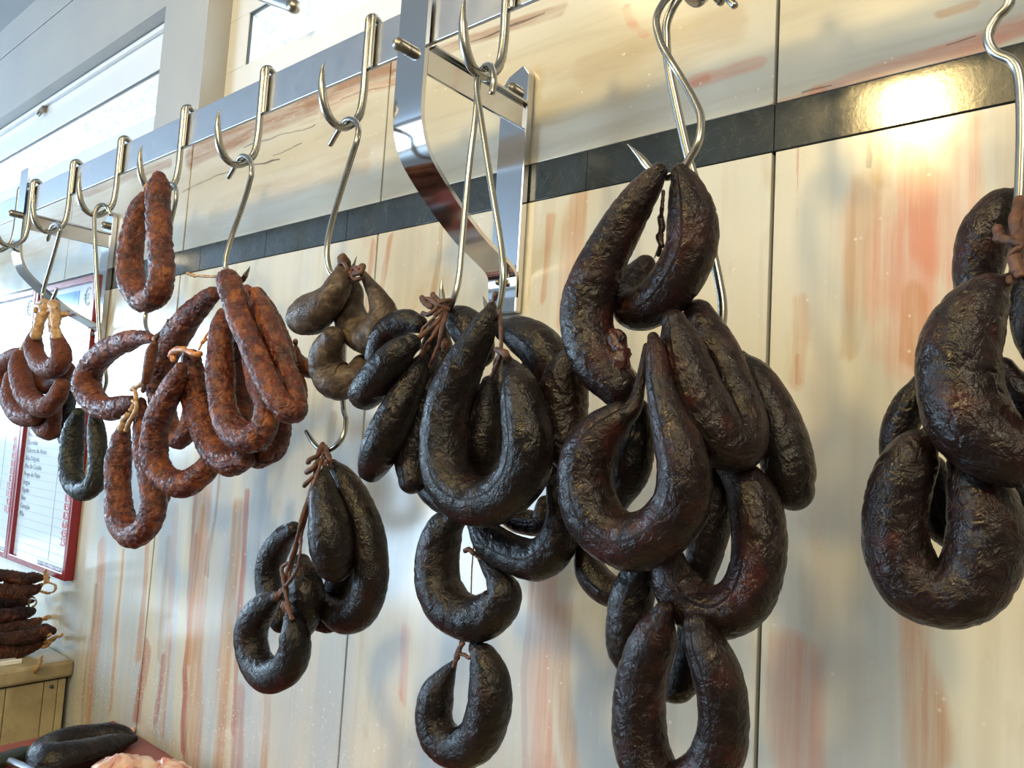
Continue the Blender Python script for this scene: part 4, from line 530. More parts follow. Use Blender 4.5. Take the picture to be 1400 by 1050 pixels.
def frames(C_):
    T = np.gradient(C_, axis=0); T /= np.linalg.norm(T, axis=1)[:, None] + 1e-12
    up = np.array([0, 0, 1.]) if abs(T[0][2]) < .9 else np.array([1., 0, 0])
    n = np.cross(T[0], up); n /= np.linalg.norm(n); Ns = [n]
    for i in range(1, len(C_)):
        n = Ns[-1] - T[i] * np.dot(Ns[-1], T[i]); n /= np.linalg.norm(n) + 1e-12; Ns.append(n)
    Ns = np.array(Ns); return T, Ns, np.cross(T, Ns)
def sweep(C_, R_, seg, amp=None, seed=0):
    """closed tube along C_ with radii R_; returns verts, faces, uv per vertex"""
    T, A, B = frames(C_); n = len(C_)
    arc = np.r_[0, np.cumsum(np.linalg.norm(np.diff(C_, axis=0), axis=1))]
    th = np.linspace(0, 2 * math.pi, seg, endpoint=False)
    V = C_[:, None] + R_[:, None, None] * (np.cos(th)[None, :, None] * A[:, None] + np.sin(th)[None, :, None] * B[:, None])
    V = V.reshape(-1, 3)
    Cn = np.repeat(C_, seg, axis=0); Rn = np.repeat(R_, seg)
    if amp:
        a1, a2, a3 = amp
        nd = (V - Cn) / (Rn[:, None] + 1e-9)
        for i in range(len(V)):
            p = V[i]
            q = Vector((p[0] * 22 + seed * 3.1, p[1] * 22 + seed, p[2] * 22 - seed))
            d = a1 * noise.noise(q)
            q2 = Vector((p[0] * 75 + seed, p[1] * 75, p[2] * 75 - seed * 2))
            k = noise.noise_vector(q2 * .7); q2 = q2 + k * .7
            d -= a2 * (1 - min(1, abs(noise.noise(q2)) * 3.2)) ** 2
            q3 = q2 * 2.3
            d -= a3 * (1 - min(1, abs(noise.noise(q3)) * 3.0)) ** 2
            V[i] = p + nd[i] * (d * Rn[i])
    F_ = [(i * seg + j, i * seg + (j + 1) % seg, (i + 1) * seg + (j + 1) % seg, (i + 1) * seg + j) for i in range(n - 1) for j in range(seg)]
    V = list(map(tuple, V)); V.append(tuple(C_[0])); V.append(tuple(C_[-1]))
    c0, c1 = len(V) - 2, len(V) - 1
    F_ += [(c0, (j + 1) % seg, j) for j in range(seg)] + [(c1, (n - 1) * seg + j, (n - 1) * seg + (j + 1) % seg) for j in range(seg)]
    rm = float(np.mean(R_))
    uv = [(arc[i], j / seg * 2 * math.pi * rm) for i in range(n) for j in range(seg)] + [(0, 0), (arc[-1], 0)]
    return V, F_, uv
def mesh_from(name, V, F_, uv=None, origin=(0, 0, 0), smooth=True):
    me = bpy.data.meshes.new(name)
    o = Vector(origin); me.from_pydata([tuple(Vector(v) - o) for v in V], [], F_)
    if uv:
        l = me.uv_layers.new(name='uv'); idx = np.zeros(len(me.loops), dtype=np.int32); me.loops.foreach_get('vertex_index', idx)
        l.data.foreach_set('uv', np.array(uv, dtype=np.float32)[idx].ravel())
    if smooth: me.polygons.foreach_set('use_smooth', [True] * len(me.polygons))
    me.update(); return me
def round_ends(C_, R_, e0=True, e1=True):
    """add rounded caps to a centre line"""
    C_ = list(C_); R_ = list(R_)
    def cap(c, d, r):
        return [(c + d * r * math.sin(a), r * math.cos(a)) for a in np.linspace(0, math.pi / 2, 8)[1:]]
    if e1:
        d = C_[-1] - C_[-2]; d /= np.linalg.norm(d)
        for p, r in cap(C_[-1], d, R_[-1]): C_.append(p); R_.append(max(r, 1e-5))
    if e0:
        d = C_[0] - C_[1]; d /= np.linalg.norm(d)
        for p, r in cap(C_[0], d, R_[0]): C_.insert(0, p); R_.insert(0, max(r, 1e-5))
    return np.array(C_), np.array(R_)
def tube(name, pts, r, m, parent=None, seg=14, n=None, r_end=None, local=None, amp=None):
    pts = [Vector(p) for p in pts]
    L = sum((pts[i + 1] - pts[i]).length for i in range(len(pts) - 1))
    n = n or max(8, min(160, int(L / (r * .9))))
    Cc = catmull([tuple(p) for p in pts], n); Rr = np.full(n, r)
    if r_end is not None:
        k = max(3, int(n * .09)); Rr[-k:] = np.linspace(r, r_end, k)
    Cc, Rr = round_ends(Cc, Rr)
    V, F_, uv = sweep(Cc, Rr, seg, amp)
    org = local if local is not None else (0, 0, 0)
    return link(name, mesh_from(name, V, F_, uv, org), m, parent)

# ------------------------------------------------------------------ the setting
XL, XR, YF, ZC = -6.5, 2.4, -4.0, 2.8
floor = box('floor', (XL, YF, -.1, XR, .3, 0), M['floor'], kind='structure')
ceiling = box('ceiling', (XL, YF, ZC, XR, .3, ZC + .1), M['ceiling'], kind='structure')
# back wall: white painted upper part with two window openings, backing behind the stone below
zt = wz(.84); zr = wz(1.295); wx1 = -2.31 * D; wx2 = -2.042 * D; wx3 = -.40 * D
wall = link('wall_back', boxmesh('wall_back', [
    (XL, .022, 0, XR, .20, zt), (XL, 0, zr, XR, .062, wz(1.585)), (wx1, 0, zt, wx2, .062, zr), (wx3, 0, zt, XR, .062, zr),
    (XL, 0, zt, XL + .3, .20, zr), (XL, .006, wz(1.585), XR, .20, wz(1.59)), (XL, 0, wz(1.59), XR, .20, ZC)]), M['white'], kind='structure')
wl = link('wall_left', boxmesh('wall_left', [(XL - .1, YF, 0, XL, .2, 1.4), (XL - .1, YF, 2.45, XL, .2, ZC), (XL - .1, YF, 1.4, XL, -2.8, 2.45), (XL - .1, -.7, 1.4, XL, .2, 2.45)]), M['white'], kind='structure')
wr = box('wall_right', (XR, YF, 0, XR + .1, .2, ZC), M['tiles'], kind='structure')
wf = link('wall_front', boxmesh('wall_front', [(XL, YF - .1, 0, -5.2, YF, ZC), (-5.2, YF - .1, 2.4, -3.4, YF, ZC), (-3.4, YF - .1, 0, -2.1, YF, ZC), (-1.1, YF - .1, 0, XR, YF, ZC), (-2.1, YF - .1, 0, -1.1, YF, ZC)]), M['tiles'], kind='structure')
# joint filler under the slabs (seen in the recessed joints)
box('trim_1', (XL, .016, 0, XR, .0215, zt), M['grout'], kind='structure')
JX = [-10 * .827 - .397 + i * .827 for i in range(0, 16)]
JX = [j * D for j in JX if j * D < XR]
edges = [XL] + [j for j in JX if j > XL + .05] + [XR]
g = .0019
SL = link('wall_back_stone', boxmesh('wall_back_stone', [(XL, .0135, .84, XR, .016, .8415)]), M['grout'], kind='structure')
SL.name = 'trim_2'
for i in range(len(edges) - 1):
    a, b_ = edges[i] + g, edges[i + 1] - g
    for (z0, z1, mm) in ((0, .84, 'marble_low'), (.842, wz(.43) - .0008, 'marble_low'), (wz(.497) + .0008, zt, 'marble_up')):
        if mm == 'marble_low': mm = 'marble_right' if (a + b_) / 2 > J2 else 'marble_left' if (a + b_) / 2 > -2.051 * D else 'marble_far'
        box('marble_slab', (a, 0 + random.Random(i * 7 + int(z0 * 10)).uniform(-.0006, .0006), z0, b_, .0155, z1), M[mm], wall, bev=.0009)
sx = -.397 * D - 27 * .3105 * D
while sx < XR:
    if sx < -4.2: sx += .3105 * D; continue
    a, b_ = max(sx, XL), min(sx + .3105 * D, XR)
    if b_ - a > .03: box('slate_strip', (a + .0004, -.0006, wz(.43) + .0002, b_ - .0004, .0155, wz(.497) - .0002), M['slate'], wall, bev=.0006)
    sx += .3105 * D

def window(name, x0, x1, gx0, gx1, gz0, gz1, yf):
    y0 = yf * D
    f = link(name, boxmesh(name, [(x0, y0, zt, x1, y0 + .024, gz0), (x0, y0, gz1, x1, y0 + .024, zr), (x0, y0, gz0, gx0, y0 + .024, gz1), (gx1, y0, gz0, x1, y0 + .024, gz1)], .0015), M['upvc'], kind='structure')
    pane = link('pane', boxmesh('pane', [(gx0, y0 + .010, gz0, gx1, y0 + .014, gz1)]), M['glass'], f)
    t = .003
    link('gasket', boxmesh('gasket', [(gx0, y0 + .004, gz0, gx0 + t, y0 + .009, gz1), (gx1 - t, y0 + .004, gz0, gx1, y0 + .009, gz1), (gx0 + t, y0 + .004, gz1 - t, gx1 - t, y0 + .009, gz1)]), M['gasket'], f)
    link('bead', boxmesh('bead', [(x0, y0 - .012, zr - .016, x1, y0, zr - .002)], .004), M['upvc'], f)
    return f
w1 = window('window_1', XL + .3, wx1, XL + .4, -2.425 * D, wz(1.0), wz(1.155), .055)
w2 = window('window_2', wx2, wx3, -1.945 * D, -.50 * D, wz(1.03), wz(1.185), .07)
# a small latch on the left sash
L0 = Vector(LATCH)
lt = link('latch', boxmesh('latch', [(L0.x - .012, L0.y - .012, L0.z - .008, L0.x + .014, L0.y + .004, L0.z + .012)], .004), M['bolt'], w1)
th = np.linspace(0, 2 * math.pi, 24)
tube('latch_ring', [(L0.x + .016 * math.cos(a), L0.y - .012 + .004 * math.sin(a), L0.z - .004 + .016 * math.sin(a)) for a in th], .0035, M['bolt'], lt, n=28)
st0, st1 = Vector(STAY[0]), Vector(STAY[1])
hd = tube('handle', [st0, (st0 + st1) / 2, st1], .0125, M['brushed'], w2, seg=20, n=10)
tube('handle_end', [st1 - (st1 - st0).normalized() * .004, st1 + (st1 - st0).normalized() * .0005], .0132, M['bolt'], hd, seg=20, n=6)

# tree outside the windows
tr = tag(empty('tree', (-7.2, 2.6, 0)), 'pale green tree seen hazily through the windows above the rail', 'tree')
tube('trunk', [(0, 0, 0), (.05, 0, 1.5), (-.05, .1, 3.0), (.0, .1, 4.4)], .10, M['bark'], tr, seg=12)
rnd = random.Random(5); V = []; F_ = []
for i in range(6000):
    a = rnd.uniform(0, 6.28); u = rnd.random() ** .5; zc = rnd.uniform(2.6, 6.0)
    c = Vector((math.cos(a) * u * 2.6, math.sin(a) * u * 1.0, zc)); s_ = rnd.uniform(.03, .065)
    d1 = Vector((rnd.uniform(-1, 1), rnd.uniform(-1, 1), rnd.uniform(-1, 1))).normalized() * s_
    d2 = d1.cross(Vector((rnd.uniform(-1, 1), rnd.uniform(-1, 1), rnd.uniform(-1, 1)))).normalized() * s_ * .5
    k = len(V); V += [tuple(c - d1), tuple(c + d2), tuple(c + d1), tuple(c - d2)]; F_.append((k, k + 1, k + 2, k + 3))
link('foliage', mesh_from('foliage', V, F_, smooth=False), M['leaf'], tr, 'stuff')

# ------------------------------------------------------------------ rail with its two brackets
rail = tag(empty('meat_rail', (-1.2, -.19, 1.95)), 'long flat steel hanging rail on polished brackets below the windows', 'rail')
RO = Vector((-1.2, -.19, 1.95))
RY = -.25 * D
link('rail_bar', boxmesh('rail_bar', [(-2.62 * 1.2 * D, RY, wz(.603), .9, RY + .005, wz(.675))], .0008, RO), M['brushed'], rail)
def bracket(cx, name='bracket'):
    """cx = centre x; flat strip in front, bent back down to the wall plate"""
    w_ = .031 * D; prof = [(-.262, .70), (-.262, .60), (-.262, .52), (-.262, .47), (-.258, .440), (-.246, .410), (-.225, .385), (-.17, .342), (-.11, .305), (-.06, .2955 - .012), (-.035, .272), (-.024, .262), (-.021, .245), (-.021, .225)]
    prof = [(y * D, wz(z + .035)) for y, z in prof]
    Pp = catmull([(a, b, 0) for a, b in prof], 46)[:, :2]
    T = np.gradient(Pp, axis=0); T /= np.linalg.norm(T, axis=1)[:, None]; Nn = np.stack([T[:, 1], -T[:, 0]], 1) * .0035
    V = []
    for s in (-1, 1):
        for q, nn in zip(Pp, Nn):
            V.append((cx + s * w_, q[0], q[1])); V.append((cx + s * w_, q[0] - nn[0] * 1.6, q[1] - nn[1] * 1.6))
    n = len(Pp); F_ = []
    o = 2 * n
    for i in range(n - 1):
        a, b = 2 * i, 2 * i + 2
        F_ += [(a, b, b + 1, a + 1), (o + a, o + a + 1, o + b + 1, o + b), (a, o + a, o + b, b), (a + 1, b + 1, o + b + 1, o + a + 1)]
    F_ += [(0, 1, o + 1, o), (2 * n - 2, o + 2 * n - 2, o + 2 * n - 1, 2 * n - 1)]
    me = mesh_from('bracket', V, F_, origin=RO, smooth=False)
    bm = bmesh.new(); bm.from_mesh(me); bmesh.ops.recalc_face_normals(bm, faces=bm.faces[:])
    bm.to_mesh(me); bm.free()
    me.polygons.foreach_set('use_smooth', [True] * len(me.polygons)); me.set_sharp_from_angle(angle=math.radians(35))
    br = link(name, me, M['chrome'], rail)
    # wall plate with a peaked top
    x0, x1 = cx - w_, cx + w_; z0, z1 = wz(.235), wz(.655)
    bm = bmesh.new(); ou = [(x0, z0), (x1, z0), (x1, z1), (x1 - .010, z1 + .014), (x0 + .012, z1 + .004), (x0, z1 - .010)]
    f = bm.faces.new([bm.verts.new(Vector((x, -.0025, z)) - RO) for x, z in ou]); r = bmesh.ops.extrude_face_region(bm, geom=[f])
    bmesh.ops.translate(bm, verts=[v for v in r['geom'] if isinstance(v, bmesh.types.BMVert)], vec=(0, -.012, 0))
    bmesh.ops.recalc_face_normals(bm, faces=bm.faces[:]); bmesh.ops.bevel(bm, geom=bm.edges[:], offset=.0012, segments=2, affect='EDGES')
    me = bpy.data.meshes.new('wall_plate'); bm.to_mesh(me); bm.free(); link('wall_plate', me, M['chrome'], br)
    xr = x1 - .004
    link('cross_bar', boxmesh('cross_bar', [(xr - .004, RY, wz(.556), xr, -.014, wz(.603)), (xr, RY + .006, wz(.598), xr + .006, -.014, wz(.603))], .0008, RO), M['chrome'], br)
    for (bx, by, bz, sg, rr) in ((cx - .008, -.265 * D - .003, wz(.600), 1, .0075), (cx + .001, -.0145, wz(.630), 1, .0085)):
        tube('bolt', [Vector((bx, by + .004, bz)) - RO, Vector((bx, by - .0065, bz)) - RO], rr, M['bolt'], br, seg=18, n=5)
    tube('rivet', [Vector((cx + .001, -.0225, wz(.285))) - RO, Vector((cx + .001, -.0258, wz(.285))) - RO], .0038, M['bolt'], br, seg=14, n=4)
bracket(-.858 * D); bracket(-2.518 * D)

# ------------------------------------------------------------------ hooks that ride on the rail
def rail_hook():
    """pointed hook with its strap over the rail; origin at the rail's top front"""
    r = .0050
    o = Vector((0, RY, wz(.675)))
    pts = [(0, RY + .012, wz(.665)), (0, RY + .0115, wz(.682)), (0, RY + .004, wz(.692)), (0, RY - .0045, wz(.684)), (0, RY - .005, wz(.66)), (0, RY - .005, wz(.60)), (0, RY - .005, wz(.555)),
           (0, -.262 * D, wz(.520)), (0, -.280 * D, wz(.497)), (0, -.297 * D, wz(.489)), (0, -.316 * D, wz(.494)), (0, -.330 * D, wz(.514)), (0, -.336 * D, wz(.540)), (0, -.337 * D, wz(.562)), (0, -.335 * D, wz(.578))]
    Cc = catmull(pts, 90); Rr = np.full(90, r); Rr[-20:] = r * np.array([1 - .95 * (k / 19) ** 1.6 for k in range(20)]); Rr[-26:-12] *= 1.06
    Cc, Rr = round_ends(Cc, Rr, True, False)
    V, F_, uv = sweep(Cc, Rr, 14)
    return mesh_from('rail_hook', V, F_, uv, o), o
hme, ho = rail_hook(); hme.materials.append(M['steel'])
# the rear leg of the strap, pressed against the back of the rail
Vb, Fb, ub = sweep(*round_ends(catmull([(.0078, RY - .0045, wz(.686)), (.0078, RY - .0048, wz(.66)), (.0078, RY - .0048, wz(.600))], 14), np.full(14, .0032)), 12)
bme = mesh_from('strap_leg', Vb, Fb, ub, ho); bme.materials.append(M['steel'])
HOOKS = [(-.072, 'steel rail hook at the far right, above the thick wavy hook'), (-.372, 'steel rail hook above the largest black bunch, only its bottom bend in view'),
         (-.675, 'pointed steel rail hook beside the near bracket, two long hooks hanging from it'), (-.972, 'pointed steel rail hook over the grey-brown bunch'),
         (-1.277, 'pointed steel rail hook over the big red bunch'), (-1.58, 'pointed steel rail hook pierced through the single folded red sausage'),
         (-1.885, 'pointed steel rail hook with the long thin hook at the far bracket'), (-2.17, 'pointed steel rail hook above the far left brown bunch'),
         (-2.455, 'empty pointed rail hook leftmost in the picture'), (-2.56, 'plain rail hook shaft just behind the leftmost empty hook')]
for x, lab in HOOKS:
    o = link('rail_hook', hme); o.location = Vector((x * D, ho.y, ho.z)); tag(o, lab, 'hook', 'steel hooks riding on the rail')
    link('strap_leg', bme, None, o)

# ------------------------------------------------------------------ S hooks
for lab, r, tip, pts in S_HOOKS:
    org = Vector(pts[0])
    o = tube('s_hook', pts, r, M['steel'], None, seg=14, n=150, r_end=r * .08 if tip else r * .8, local=org)
    o.location = org; tag(o, lab, 'hook', 'loose steel hooks hanging from the rail hooks')

# ------------------------------------------------------------------ sausages
def make_sausage(kind, mt, ends, pts, seed):
    P4 = np.array(pts); L = np.linalg.norm(np.diff(P4[:, :3], axis=0), axis=1).sum()
    rm = P4[:, 3].mean(); big = mt in ('black', 'blackred', 'grey')
    n = int(max(24, min(150, L / (rm * (.085 if big else .09)))))
    Q = catmull(P4, n); Cc, Rr = Q[:, :3], np.maximum(Q[:, 3], .0015)
    Cc, Rr = round_ends(Cc, Rr)
    am = {'black': (.10, .035, .016), 'blackred': (.11, .04, .018), 'red': (.15, .12, .09), 'brown': (.12, .07, .06), 'grey': (.13, .035, .02), 'mould': (.14, .08, .05), 'brownred': (.15, .07, .04), 'dried': (.4, .2, .12), 'driedred': (.35, .2, .12)}[mt]
    V, F_, uv = sweep(Cc, Rr, 52 if big else 46, am, seed)
    org = Cc[len(Cc) // 2]
    o = link(kind, mesh_from(kind, V, F_, uv, org), M[mt]); o.location = Vector(org)
    # tied casing ends
    tm = {'black': 'twine', 'blackred': 'twine', 'red': 'orange', 'brown': 'tan', 'grey': 'twine', 'mould': 'darktwine', 'brownred': 'twine', 'dried': 'tan', 'driedred': 'tan'}[mt]
    for e, i, j in ((ends[0], 0, 2), (ends[1], -1, -3)):
        if e != 't': continue
        c = P4[i, :3]; d = c - P4[1 if i == 0 else -2, :3]; d /= np.linalg.norm(d); r0 = P4[i, 3]
        k = max(r0 * .55, .0016)
        s = np.array([-.2, .5, .9, 1.2, 1.7, 2.4, 3.0]) * r0
        cs = c[None] + d[None] * s[:, None]; rs = np.array([.95, .8, .45, .42, .7, .75, .35]) * r0
        V, F_, uv = sweep(catmull(cs, 20), np.interp(np.linspace(0, 6, 20), range(7), rs), 14, (.4, .2, .1), seed + 3)
        link('tied_end', mesh_from('tied_end', V, F_, uv, org), M[tm], o)
    return o
for i, (kind, mt, ends, grp, lab, pts) in enumerate(SAUSAGES):
    o = make_sausage(kind, mt, ends, pts, i * 1.37)
    tag(o, lab, 'sausage', grp)
    if 'with a torn red end' in lab:
        p = np.array(pts[-1][:3]); q = np.array(pts[-3][:3]); r = pts[-1][3]
        c = p + np.array([.002, -.004, .021])
        V, F_, uv = sweep(*round_ends(catmull([c + [-.002, 0, -.012], c, c + [-.004, 0, .012]], 12), np.full(12, r * .62)), 22, (.5, .4, .2), 4)
        link('torn_end', mesh_from('torn_end', V, F_, uv, tuple(o.location)), M['cutface'], o)
o = make_sausage('blood_sausage', 'black', 'rr', BOARD_SAUSAGE, 77); tag(o, 'black sausage folded flat lying on the red cutting board', 'sausage')

# ------------------------------------------------------------------ twine and casing scraps
for nm, lab, mt, strands in TWINES:
    org = Vector(strands[0][1][0]); V = []; F_ = []; U = []
    for k, (r, pts) in enumerate(strands):
        L = sum((Vector(pts[i + 1]) - Vector(pts[i])).length for i in range(len(pts) - 1)); n = max(10, min(90, int(L / (r * .7))))
        Cc = catmull(pts, n)
        Rr = r * (1 + .22 * np.array([noise.noise(Vector((t * 6.0, k * 3.3, 1.7))) for t in np.linspace(0, L / (r * 6), n)]))
        v, f, u = sweep(*round_ends(Cc, Rr), 12, (.45, .25, .2), k + len(lab))
        b0 = len(V); V += v; F_ += [tuple(a + b0 for a in q) for q in f]; U += u
    o = link(nm, mesh_from(nm, V, F_, U, org), M[mt]); o.location = org; tag(o, lab, 'twine' if nm in ('twine', 'string') else 'casing')

# ------------------------------------------------------------------ price boards on the wall
def text_mesh(items, name, y, m, parent, org):
    """items: (string, x, z, size, align)"""
    bm = bmesh.new()
    for (s_, x, z, size, al) in items:
        cu = bpy.data.curves.new('t', 'FONT'); cu.body = s_; cu.size = size; cu.align_x = al; cu.resolution_u = 2; cu.extrude = .00015
        ob = bpy.data.objects.new('t', cu); me = ob.to_mesh()
        t = bmesh.new(); t.from_mesh(me); ob.to_mesh_clear()
        bmesh.ops.transform(t, matrix=Matrix.Translation(Vector((x, y, z)) - Vector(org)) @ Matrix.Rotation(math.pi / 2, 4, 'X'), verts=t.verts[:])
        tm = bpy.data.meshes.new('t'); t.to_mesh(tm); t.free(); bm.from_mesh(tm)
        bpy.data.objects.remove(ob); bpy.data.curves.remove(cu); bpy.data.meshes.remove(tm)
    me = bpy.data.meshes.new(name); bm.to_mesh(me); bm.free()
    return link(name, me, m, parent)
def pic_mat(name, a, b_, c_):
    m, nt, b = mat(name, rough=.15, coat=.5); tc = nt.nodes.new('ShaderNodeTexCoord')
    c = ramp(nt, noise_n(nt, tc.outputs['Object'], 9, 3, .5, .5), [(.35, a), (.5, b_), (.65, c_)]); nt.links.new(c, b.inputs['Base Color']); return m
M['pic1'] = pic_mat('faded_landscape_print', (.30, .36, .26), (.46, .50, .40), (.55, .60, .60))
M['pic2'] = pic_mat('faded_sky_print', (.05, .25, .60), (.10, .36, .72), (.20, .45, .75))
M['pic3'] = pic_mat('faded_ground_print', (.45, .48, .50), (.62, .66, .68), (.72, .76, .78))
def price_board(x0, x1, rows, prices, lab, pic):
    z0, z1 = wz(-.47), wz(.478); org = Vector(((x0 + x1) / 2, -.003, z0))
    root = tag(empty('price_board', org), lab, 'sign', 'red framed price boards')
    t = .016
    link('frame', boxmesh('frame', [(x0, -.022, z0, x0 + t, -.001, z1), (x1 - t, -.022, z0, x1, -.001, z1), (x0 + t, -.022, z0, x1 - t, -.001, z0 + t), (x0 + t, -.022, z1 - t, x1 - t, -.001, z1)], .002, org), M['red_frame'], root)
    link('sheet', boxmesh('sheet', [(x0 + t, -.012, z0 + t, x1 - t, -.008, z1 - t)], 0, org), M['paper'], root)
    yy = -.0126; h = .0203; zz0 = wz(.30)
    ru = [(x0 + t + .004, yy, zz0 - k * h - .0006, x1 - t - .004, yy + .0004, zz0 - k * h) for k in range(28)]
    cx = x1 - t - .115
    ru.append((cx, yy, zz0 - 27 * h, cx + .001, yy + .0004, zz0))
    link('ruled_lines', boxmesh('ruled_lines', ru, 0, org), M['rule'], root, 'stuff')
    items = [(s_, x0 + t + .014, zz0 - (k + 1) * h + .004, .0185, 'LEFT') for k, s_ in rows]
    items += [('€', x1 - t - .050, wz(.385), .062, 'CENTER'), ('IVA INCLUÍDO À TAXA EM VIGOR', x1 - t - .01, zz0 - 27 * h - .014, .011, 'RIGHT')]
    text_mesh(items, 'lettering', yy - .0004, M['ink'], root, org)['kind'] = 'stuff'
    text_mesh([(s_, x1 - t - .012, zz0 - (k + 1) * h + .003, .024, 'RIGHT') for k, s_ in prices], 'price_figures', yy - .0004, M['redink'], root, org)['kind'] = 'stuff'
    zp = wz(.44)
    if pic == 1: link('picture', boxmesh('picture', [(x0 + t + .012, yy, wz(.32), x1 - t - .09, yy + .0006, zp)], 0, org), M['pic1'], root)
    else:
        link('picture', boxmesh('picture', [(x0 + t + .012, yy, wz(.385), x1 - t - .10, yy + .0006, zp)], 0, org), M['pic2'], root)
        link('picture', boxmesh('picture', [(x0 + t + .012, yy, wz(.32), x1 - t - .10, yy + .0006, wz(.384))], 0, org), M['pic3'], root)
R2 = ['Vazia', 'Lombo', 'Acém', 'Rabadilha', 'Alcatra', 'Aba Grossa', 'Cachaço', 'Peito Alto', 'Chambão', 'Coberta do Acém', 'Aba Delgada', 'Aba do Cozido', 'Prego do Peito', 'Língua', 'Fígado', 'Rim', 'Coração', 'Mão']
P2 = ['19,95', '17,50', '11,60', '11,60', '10,95', '10,50', '9,95', '9,50', '8,98', '8,98', '8,95', '8,95', '8,95', '8,95', '8,95', '8,50', '8,25', '6,00', '4,50', '2,50']
price_board(-3.04 * D, -2.535 * D, [(k + 5, s_) for k, s_ in enumerate(R2)], [(k + (0 if k < 6 else 5), s_) for k, s_ in enumerate(P2)], 'red framed price list with a blue sky print, nearer the sausages', 2)
R1 = ['Costeletas', 'Lombo', 'Entremeada', 'Febras', 'Cachaço', 'Pá', 'Perna', 'Entrecosto', 'Orelha', 'Pernil', 'Chispe', 'Carne', 'Cabeça', 'Toucinho', 'Unto', 'Fígado']
P1 = ['9,98', '9,98', '8,95', '8,95', '8,85', '8,50', '8,25', '12,50', '11,95', '9,25', '11,98']
price_board(-3.52 * D, -3.046 * D, [(k + 5, s_) for k, s_ in enumerate(R1)], [(k + 12, s_) for k, s_ in enumerate(P1)], 'red framed price list cut by the left picture edge, with a faded green print', 1)

# ------------------------------------------------------------------ ledge with the pile
lx = -2.466 * D; lz = wz(-.69)
lc = tag(empty('stone_cabinet', (lx - .3, -.3, 0)), 'beige marble faced cabinet under a thick rounded marble top, lower left', 'cabinet')
LO = Vector((lx - .3, -.3, 0))
link('top', boxmesh('top', [(-3.9, -.7, lz - .036, lx, -.001, lz)], .007, LO), M['ledge'], lc)
link('body', boxmesh('body', [(-3.88, -.66, 0, lx - .03, -.04, lz - .036)], .002, LO), M['ledge'], lc)
for k, (ya, yb) in enumerate(((-.027, -.012), (-.055, -.0285), (-.128, -.0565), (-.40, -.1295), (-.66, -.4015))):
    link('side_panel', boxmesh('side_panel', [(lx - .03, ya, .0, lx - .008, yb, lz - .040)], .0015, LO), M['ledge'], lc)
bolt_p = Vector((lx - .008, -.041, lz - .052)) - LO
tube('screw', [bolt_p, bolt_p + Vector((.002, 0, 0))], .004, M['gasket'], lc, seg=12, n=4)
tray = link('tray', boxmesh('tray', [(lx - .38, -.62, lz + .0005, lx - .035, -.095, lz + .004), (lx - .041, -.62, lz + .004, lx - .035, -.095, lz + .010)], .0012, (lx - .2, -.35, lz)), M['tray']); tray.location = (lx - .2, -.35, lz)
tag(tray, 'white tray edge under the pile of dried sausages on the marble ledge', 'tray')

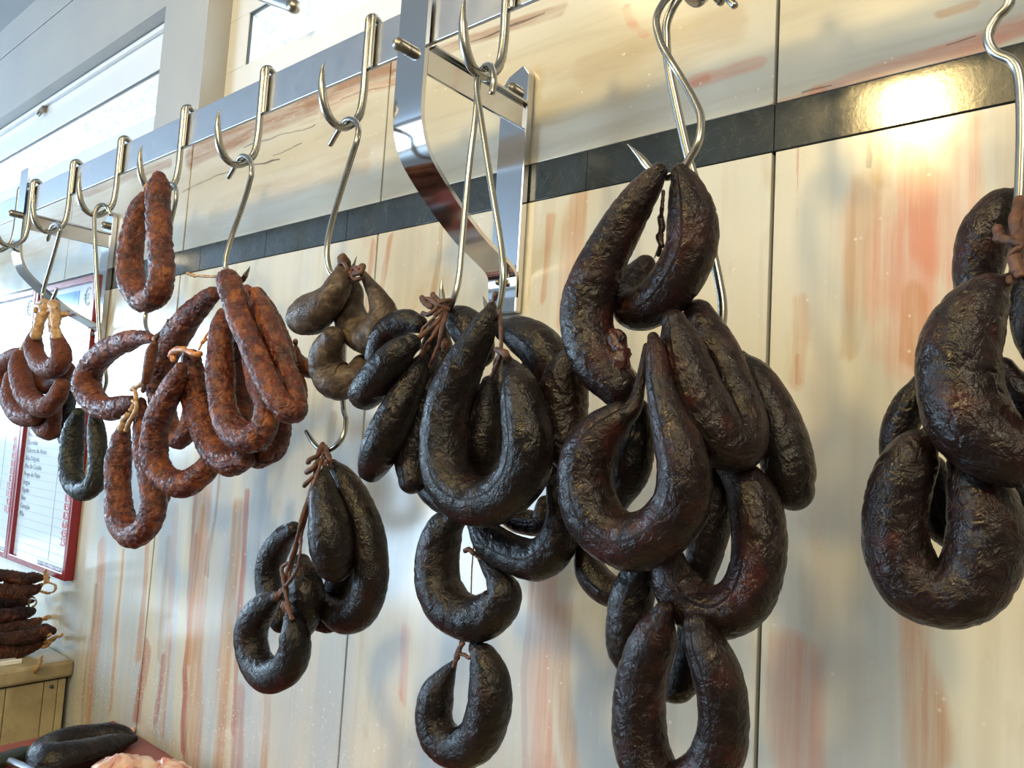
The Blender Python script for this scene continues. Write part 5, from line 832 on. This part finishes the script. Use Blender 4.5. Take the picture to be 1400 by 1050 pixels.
# ------------------------------------------------------------------ counter and cutting board
bx0 = -2.168 * D; bz = wz(-.785)
ct = tag(empty('counter', (-.9, -.35, 0)), 'marble block counter carrying the red cutting board along the wall', 'counter'); CO = Vector((-.9, -.35, 0))
link('worktop', boxmesh('worktop', [(bx0 - .015, -.52, bz - .07, .6, -.001, bz - .03)], .003, CO), M['ledge'], ct)
link('base', boxmesh('base', [(bx0 + .03, -.48, 0, .57, -.03, bz - .07)], .003, CO), M['ledge'], ct)
cb = link('cutting_board', boxmesh('cutting_board', [(bx0, -.50, bz - .03, -.6, -.004, bz)], .003, (-1.1, -.25, bz)), M['board']); cb.location = (-1.1, -.25, bz)
tag(cb, 'red-brown cutting board against the wall at the bottom left', 'cutting board')
def blob(name, c, s, seed, lab, flat=.0):
    bm = bmesh.new(); bmesh.ops.create_icosphere(bm, subdivisions=5, radius=1)
    for v in bm.verts:
        q = v.co.copy(); d = 1 + .35 * noise.noise(q * 1.6 + Vector((seed, 0, 0))) + .14 * noise.noise(q * 4.5 + Vector((0, seed, 0))) + .05 * noise.noise(q * 11)
        v.co = Vector((q.x * s[0], q.y * s[1], max(q.z * s[2] * 1, -s[2] * .55))) * d
        v.co.z = max(v.co.z, -s[2] * .55)
    for f in bm.faces: f.smooth = True
    me = bpy.data.meshes.new(name); bm.to_mesh(me); bm.free()
    o = link(name, me, M['meat']); o.location = (c[0], c[1], bz + s[2] * .55 + .0005); return tag(o, lab, 'meat', 'raw meat on the cutting board')
blob('meat_piece', MEAT_A, (.065, .05, .022), 1.3, 'lump of pink raw meat with pale fat beside the folded black sausage')
blob('meat_piece', MEAT_B, (.045, .028, .018), 7.7, 'smaller pale pink strip of raw meat at the board edge next to the wall')
blob('meat_scrap', SCRAP, (.010, .007, .005), 3.1, 'tiny orange scrap of meat on the board close to the wall')
# knives
def knife(name, butt, far, rr, lab, mt):
    a, b_ = Vector(butt), Vector(far); o = tag(empty(name, a), lab, 'knife')
    d = (b_ - a)
    h = tube('handle', [Vector((0, 0, 0)), d * .35, d * .7, d], rr, M[mt], o, seg=18, n=30)
    h.scale = (1, 1, .75)
    e = d + d.normalized() * .012; s = d.normalized().cross(Vector((0, 0, 1))) * .02
    bm = bmesh.new(); vs = [bm.verts.new(p) for p in (e - s * .5, e + s * .7, e + d.normalized() * .16 + s * .9, e + d.normalized() * .22 - s * .2, e + d.normalized() * .12 - s * .5)]
    f = bm.faces.new(vs); r = bmesh.ops.extrude_face_region(bm, geom=[f]); bmesh.ops.translate(bm, verts=[v for v in r['geom'] if isinstance(v, bmesh.types.BMVert)], vec=(0, 0, .003)); bmesh.ops.recalc_face_normals(bm, faces=bm.faces[:])
    me = bpy.data.meshes.new('blade'); bm.to_mesh(me); bm.free(); link('blade', me, M['brushed'], o)
    tube('bolster', [d * .98, e], rr * .8, M['steel'], o, seg=16, n=6)
knife('knife', KNIFE_BUTT, KNIFE_FAR, .017, 'knife with a dark rounded handle on the cutting board, bottom left corner', 'handle')
o = tube('sharpening_steel', [Vector((0, 0, 0)), (Vector(BLADE_B) - Vector(BLADE_A)) * .5, Vector(BLADE_B) - Vector(BLADE_A)], .007, M['brushed'], None, seg=16); o.location = BLADE_A
tag(o, 'bare steel rod lying below the dark knife handle at the bottom left corner', 'tool')
